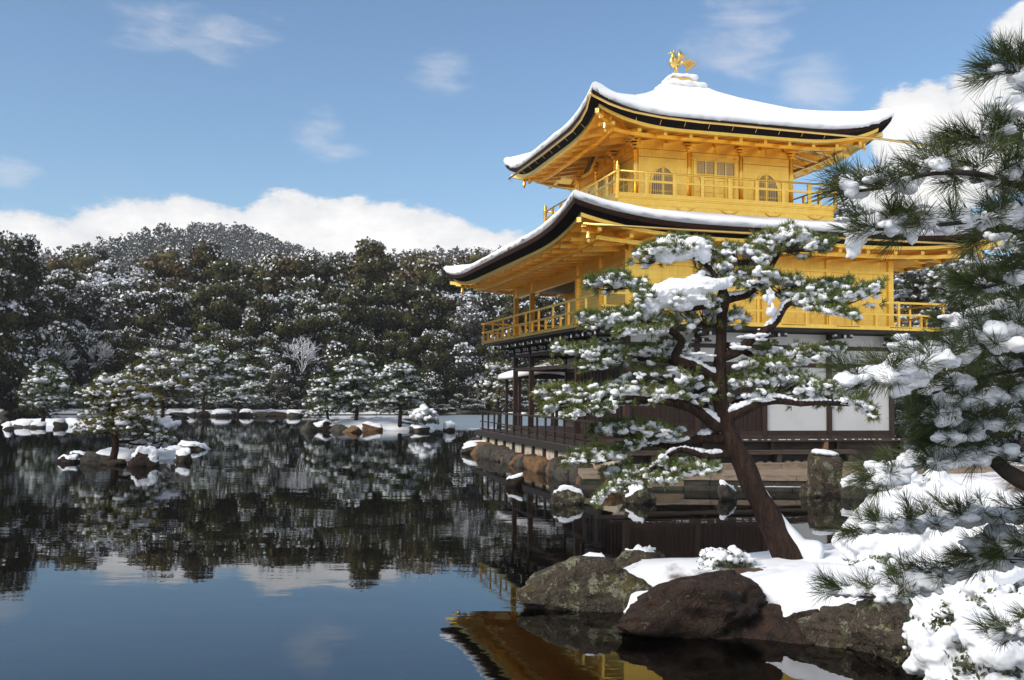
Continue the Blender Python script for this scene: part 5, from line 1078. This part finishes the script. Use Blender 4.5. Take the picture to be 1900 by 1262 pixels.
for pts in [[(1290, 480, -.15), (1250, 468, -.2), (1205, 470, -.25)], [(1300, 482, -.1), (1270, 455, 0), (1235, 455, .1)], [(1450, 465, .1), (1490, 450, 0), (1535, 455, -.1)], [(1440, 480, .1), (1410, 455, .2), (1420, 440, .2)], [(1222, 562, -.25), (1195, 560, -.3), (1185, 580, -.3)],
    [(1250, 570, -.2), (1170, 530, 0), (1095, 530, .1)], [(1500, 556, -.1), (1560, 555, -.2), (1628, 535, -.2)], [(1480, 558, -.1), (1530, 580, -.3), (1580, 590, -.4)], [(1458, 565, -.1), (1500, 535, .1), (1560, 530, .2)], [(1180, 600, -.2), (1130, 595, -.2), (1082, 592, -.25)], [(1235, 612, -.2), (1190, 620, -.4), (1150, 622, -.5)],
    [(1130, 662, .2), (1080, 655, .2), (1038, 652, .2)], [(1160, 665, .2), (1120, 680, 0), (1085, 688, -.1)], [(1500, 662, .5), (1530, 655, .5), (1560, 650, .5)], [(1560, 745, -.3), (1600, 755, -.3), (1612, 770, -.3)], [(1490, 748, -.2), (1540, 725, -.1), (1590, 722, 0)], [(1080, 748, -.3), (1040, 752, -.3), (1012, 765, -.3)], [(1120, 745, -.3), (1060, 728, -.1), (1005, 735, 0)], [(1150, 745, -.3), (1100, 768, -.5), (1060, 772, -.6)],
    [(1170, 800, .2), (1130, 795, .2), (1105, 800, .2)], [(1215, 822, .1), (1150, 835, 0), (1080, 850, -.1), (1056, 858, -.1)], [(1180, 890, -.3), (1140, 905, -.35), (1115, 925, -.35)], [(1218, 862, -.3), (1260, 880, -.4), (1320, 870, -.4)], [(1200, 875, -.3), (1230, 895, -.5), (1255, 890, -.5)]]:
    hp.bough(H(*pts), .018, .007, .05, .17, .0, .3, .55, .66, .85, 2)
for x, y, hw, hh, n, sn, cap in [(1262, 466, 66, 22, 110, .7, 1.0), (1465, 456, 72, 24, 130, .6, .2), (1375, 482, 52, 20, 90, .7, .3), (1330, 510, 42, 18, 60, .6, 0), (1400, 522, 50, 16, 70, .5, 0), (1210, 480, 40, 18, 50, .6, 0), (1140, 530, 52, 17, 80, .5, 0), (1262, 560, 70, 18, 80, .7, .0), (1450, 540, 62, 18, 90, .5, 0), (1545, 555, 88, 24, 150, .55, 0), (1160, 598, 88, 16, 130, .55, 0), (1305, 596, 70, 24, 120, .5, 0), (1130, 664, 92, 18, 130, .5, 0),
    (1235, 652, 46, 14, 50, .55, 0), (1470, 664, 72, 18, 110, .6, 0), (1170, 738, 112, 20, 180, .55, 0), (1050, 748, 48, 20, 80, .5, 0), (1290, 728, 56, 20, 100, .45, 0), (1430, 722, 84, 22, 150, .5, 0), (1545, 742, 66, 22, 110, .55, 0), (1180, 802, 82, 16, 110, .6, 0), (1110, 852, 54, 14, 70, .55, 0), (1180, 886, 66, 16, 90, .5, 0), (1290, 866, 48, 16, 70, .4, 0), (1420, 690, 60, 16, 70, .4, 0), (1240, 705, 90, 14, 80, .4, 0)]:
    hp.pad(at(x, y, YH+hp.rng.uniform(-.15, .25)), hw*KH, hw*KH*.75, hh*KH*1.25, int(n*1.2), min(.9, sn*1.0), 1.05, 0, cap)
for x, y, w_, h_, dy in [(1268, 540, 62, 26, -.25), (1230, 552, 38, 28, -.25), (1310, 528, 40, 18, -.25), (1208, 565, 22, 22, -.3), (1285, 455, 34, 20, -.15), (1255, 470, 40, 24, -.15), (1300, 470, 18, 22, -.2), (1428, 550, 14, 26, -.2), (1430, 578, 14, 20, -.2), (1300, 660, 30, 8, -.1), (1395, 625, 30, 10, -.12), (1370, 645, 24, 10, -.1), (1175, 722, 22, 14, -.3), (1250, 690, 30, 9, -.15), (1245, 815, 40, 9, .05), (1295, 835, 26, 7, 0), (1420, 742, 30, 8, -.2), (1440, 440, 24, 9, .1)]:
    hp.lump(at(x, y, YH+dy), (w_*KH*.72, w_*KH*.5, h_*KH*.68))
for x, y, w_, h_, dy in [(1300, 530, 44, 17, -.22), (1262, 538, 44, 21, -.25), (1228, 550, 30, 24, -.26), (1208, 566, 17, 24, -.28), (1336, 527, 22, 11, -.22), (1282, 552, 40, 16, -.2), (1198, 582, 10, 15, -.28), (1290, 455, 28, 17, -.15), (1262, 468, 30, 17, -.15), (1236, 476, 22, 14, -.15), (1306, 472, 13, 17, -.18)]:   # the two great cushions of snow
    hp.sc.append(at(x, y, YH+dy)); hp.sr.append((w_*KH, w_*KH*.7, h_*KH))
hp.finish(NEEDLE, voxel=.0095, sub=2)
# ------------------------------------------------------------------ the long-needled pine on the bank at the viewer's side
YN = 4.3
npine = Pine('near_pine', 'long-needled pine reaching snowy boughs in from the near bank', 601, (2.75, 4.6, .3), .122, .0023, 80)
npine.tube([(2.75, 4.6, .0), (2.70, 4.6, 1.0), (2.62, 4.65, 2.0), (2.66, 4.6, 3.0), (2.60, 4.5, 4.2)], .17, .07, 'trunk', BARK, step=.08, n=18, wob=.04)
def NP(*pts): return [at(x, y, Y) for x, y, Y in pts]
for pts, r0, snow, tl in [
    ([(2050, 240, 4.5), (1990, 190, 4.3), (1925, 160, 4.2), (1870, 135, 4.15)], .014, .45, .12),
    ([(2050, 330, 4.5), (1960, 260, 4.3), (1890, 262, 4.2), (1840, 262, 4.15), (1805, 255, 4.1)], .016, .5, .15),
    ([(2050, 400, 4.5), (1980, 360, 4.2), (1890, 345, 4.1), (1800, 320, 4.0), (1720, 325, 4.0), (1650, 350, 4.0), (1590, 362, 4.0)], .022, .35, .17),
    ([(2050, 460, 4.5), (1960, 420, 4.3), (1860, 410, 4.2), (1770, 415, 4.1), (1690, 425, 4.05), (1630, 430, 4.0)], .018, .5, .17),
    ([(2050, 500, 4.6), (1980, 450, 4.6), (1900, 430, 4.6), (1840, 440, 4.6)], .016, .35, .18),
    ([(2050, 640, 4.5), (1960, 600, 4.4), (1880, 615, 4.4), (1800, 645, 4.4), (1720, 670, 4.4), (1650, 690, 4.35), (1600, 700, 4.3)], .022, .45, .18),
    ([(2050, 600, 4.6), (1960, 560, 4.7), (1880, 575, 4.8), (1800, 600, 4.8), (1760, 620, 4.8)], .016, .6, .18),
    ([(2050, 760, 4.6), (1960, 730, 4.6), (1870, 735, 4.7), (1780, 750, 4.7), (1740, 770, 4.7)], .016, .5, .18),
    ([(2050, 900, 4.6), (1980, 870, 4.7), (1880, 850, 4.8), (1780, 850, 4.8), (1690, 865, 4.8), (1640, 885, 4.8)], .020, .5, .18),
    ([(2050, 980, 4.6), (1980, 960, 5.0), (1880, 955, 5.2), (1780, 965, 5.2), (1690, 975, 5.2), (1620, 985, 5.2)], .016, .55, .18),
    ([(2050, 1080, 4.6), (1980, 1050, 4.9), (1880, 1040, 5.2), (1780, 1060, 5.4), (1690, 1090, 5.4), (1610, 1105, 5.4), (1560, 1095, 5.4)], .018, .45, .18),
    ([(2050, 560, 4.5), (1960, 525, 4.5), (1890, 520, 4.5), (1820, 535, 4.5)], .014, .20, .17),
    ([(2050, 700, 4.6), (1960, 680, 4.6), (1880, 690, 4.6), (1800, 705, 4.6), (1730, 725, 4.6)], .015, .20, .17),
    ([(2050, 820, 4.6), (1970, 795, 4.7), (1890, 790, 4.7), (1810, 800, 4.7), (1750, 815, 4.7)], .015, .22, .17),
    ([(2050, 1010, 4.6), (1970, 1000, 4.9), (1890, 1010, 5.0), (1820, 1030, 5.1)], .013, .22, .16),
    ([(2050, 1190, 4.4), (1980, 1170, 4.6), (1920, 1175, 4.8), (1875, 1190, 5.0)], .012, .3, .13)]:
    npine.bough(NP(*pts), r0, .006, .068, tl*(.75 if pts[0][1] < 520 else .95), .22, .28, .22, min(.95, snow*(1.0 if pts[0][1] < 520 else 1.75)), .62 if pts[0][1] < 520 else .8, 1, m=BARK_DARK, extra_side=.85 if pts[0][1] < 520 else .62)
npine.tube(NP((2090, 940, 4.5), (1960, 905, 4.6), (1880, 880, 4.7), (1838, 845, 4.8), (1818, 800, 4.9), (1812, 760, 4.95)), .070, .010, 'limb', BARK_DARK, step=.06, n=12, wob=.03, snow=.1)
KN = YN/F_PX
for x, y, w_, h_, Y in [(1590, 440, 30, 46, 4.05), (1580, 468, 16, 22, 4.05), (1612, 415, 34, 22, 4.05), (1692, 440, 18, 22, 4.05), (1690, 410, 40, 26, 4.1), (1640, 400, 34, 14, 4.05), (1860, 205, 60, 26, 4.25), (1900, 190, 50, 26, 4.25), (1720, 300, 34, 30, 4.1), (1700, 330, 24, 20, 4.1), (1860, 320, 44, 22, 4.2), (1730, 400, 60, 28, 4.15), (1790, 410, 40, 24, 4.15), (1690, 705, 34, 30, 4.4), (1665, 725, 24, 20, 4.4), (1715, 680, 24, 22, 4.45), (1790, 590, 50, 24, 4.85), (1840, 580, 46, 26, 4.85), (1740, 640, 40, 22, 4.8), (1680, 645, 50, 20, 4.8), (1770, 750, 40, 26, 4.75), (1760, 715, 26, 24, 4.75), (1700, 850, 44, 20, 4.85), (1660, 870, 40, 24, 4.85), (1905, 150, 40, 14, 4.3), (1880, 640, 36, 20, 4.5), (1790, 1060, 30, 26, 5.35), (1720, 1085, 40, 26, 5.35), (1860, 990, 50, 24, 5.2), (1810, 1010, 40, 24, 5.2), (1800, 850, 40, 18, 4.8)]:
    k = Y/F_PX
    npine.lump(at(x, y, Y), (w_*k*.72, w_*k*.55, h_*k*.62), 16)
npine.finish(NEEDLE_NEAR, voxel=.0085, sub=2, spread=(.15, .95), axis_len=.9)
# ------------------------------------------------------------------ pines standing beyond the pavilion
for i, (bx, by, Y, pads, tr, lb) in enumerate([
    ((1690, 760), 0, 44, [(1700, 520, 60, 16), (1740, 490, 70, 18), (1690, 560, 50, 14), (1760, 545, 70, 18), (1720, 600, 70, 16), (1680, 640, 50, 14)], [(1695, 680), (1705, 600), (1700, 540), (1725, 500)], 'red-barked pine standing behind the corner of the golden gallery'),
    ((1800, 770), 0, 40, [(1810, 500, 80, 20), (1860, 540, 70, 18), (1800, 575, 80, 20), (1850, 610, 80, 18), (1790, 640, 70, 18), (1860, 680, 70, 18), (1800, 710, 70, 16)], [(1805, 690), (1815, 600), (1810, 520)], 'full dark pine crowned with snow beyond the end of the pavilion'),
    ((1900, 770), 0, 36, [(1890, 470, 80, 20), (1920, 520, 80, 20), (1890, 580, 80, 20), (1920, 640, 80, 20), (1880, 700, 70, 18), (1900, 740, 70, 16)], [(1900, 690), (1905, 600), (1895, 500)], 'dark pine partly hidden by the near long-needled boughs'),
    ((1560, 760), 0, 52, [(1560, 345, 30, 10), (1590, 420, 60, 16), (1560, 400, 50, 14), (1640, 470, 60, 16), (1600, 460, 60, 16)], [(1565, 600), (1570, 480), (1562, 380)], 'tall thin pine rising behind the roof of the pavilion')]):
    garden_pine('pine_tree', lb, 700+i, bx, Y, pads, tr, .17, .018, 12, NEEDLE_FAR if i else NEEDLE, .22, .5, .5, dens=1.3)
for row in [('dark', 1700, 500, 62), ('dark2', 1770, 470, 64), ('dark', 1850, 480, 60), ('snowy2', 1930, 500, 58), ('snowy2', 1660, 560, 58), ('snowy', 1740, 600, 52), ('snowy2', 1820, 620, 50), ('dark', 1900, 600, 50), ('shrub2', 1690, 745, 42), ('shrub2', 1760, 740, 38), ('shrub', 1830, 735, 36), ('shrub2', 1890, 745, 34)]:
    nm, lb, gp = KL[row[0]]
    o = far_tree(*row); o['label'] = lb.split(' in the wood')[0].split(' on the far bank')[0]+' beyond the end of the pavilion'; o['group'] = gp.split(' across')[0].split(' on the far')[0]+' beyond the pavilion'
# trees seen through the open ground floor
garden_pine('garden_pine', 'garden pine seen past the dark posts of the open ground floor', 720, (925, 775), 62, [(925, 690, 30, 10), (945, 705, 26, 9), (915, 718, 26, 9), (950, 728, 34, 10), (925, 742, 30, 9)], [(925, 745), (928, 710)], .2, .026, 11, NEEDLE_GOLD, .12, .4, .6)
garden_pine('garden_pine', 'garden pine seen between the posts under the golden gallery', 721, (1025, 770), 56, [(1025, 690, 30, 10), (1005, 705, 26, 9), (1040, 712, 30, 9), (1015, 728, 34, 10), (1035, 742, 26, 9)], [(1025, 740), (1025, 705)], .2, .026, 11, NEEDLE_GOLD, .12, .4, .6)
# ------------------------------------------------------------------ thin winter air over the whole place
hz = bpy.data.materials.new('haze_air'); hz.use_nodes = True; t = NT(hz.node_tree); t.n.clear(); out = t.node('ShaderNodeOutputMaterial'); pv = t.node('ShaderNodeVolumePrincipled')
pv.inputs['Color'].default_value = rgb(.95, .97, 1.0); pv.inputs['Density'].default_value = .00032; pv.inputs['Anisotropy'].default_value = .2; t.l.new(pv.outputs[0], out.inputs['Volume'])
zt = float(max((o.matrix_world @ Vector(c)).z for o in [bpy.data.objects['ground'], bpy.data.objects['hill_forest']] for c in o.bound_box))
tag(MB().box(-905, 905, -205, 1285, -3.0, zt+4).build('haze', hz), 'thin bluish winter haze softening the far hill', 'haze', kind='stuff')
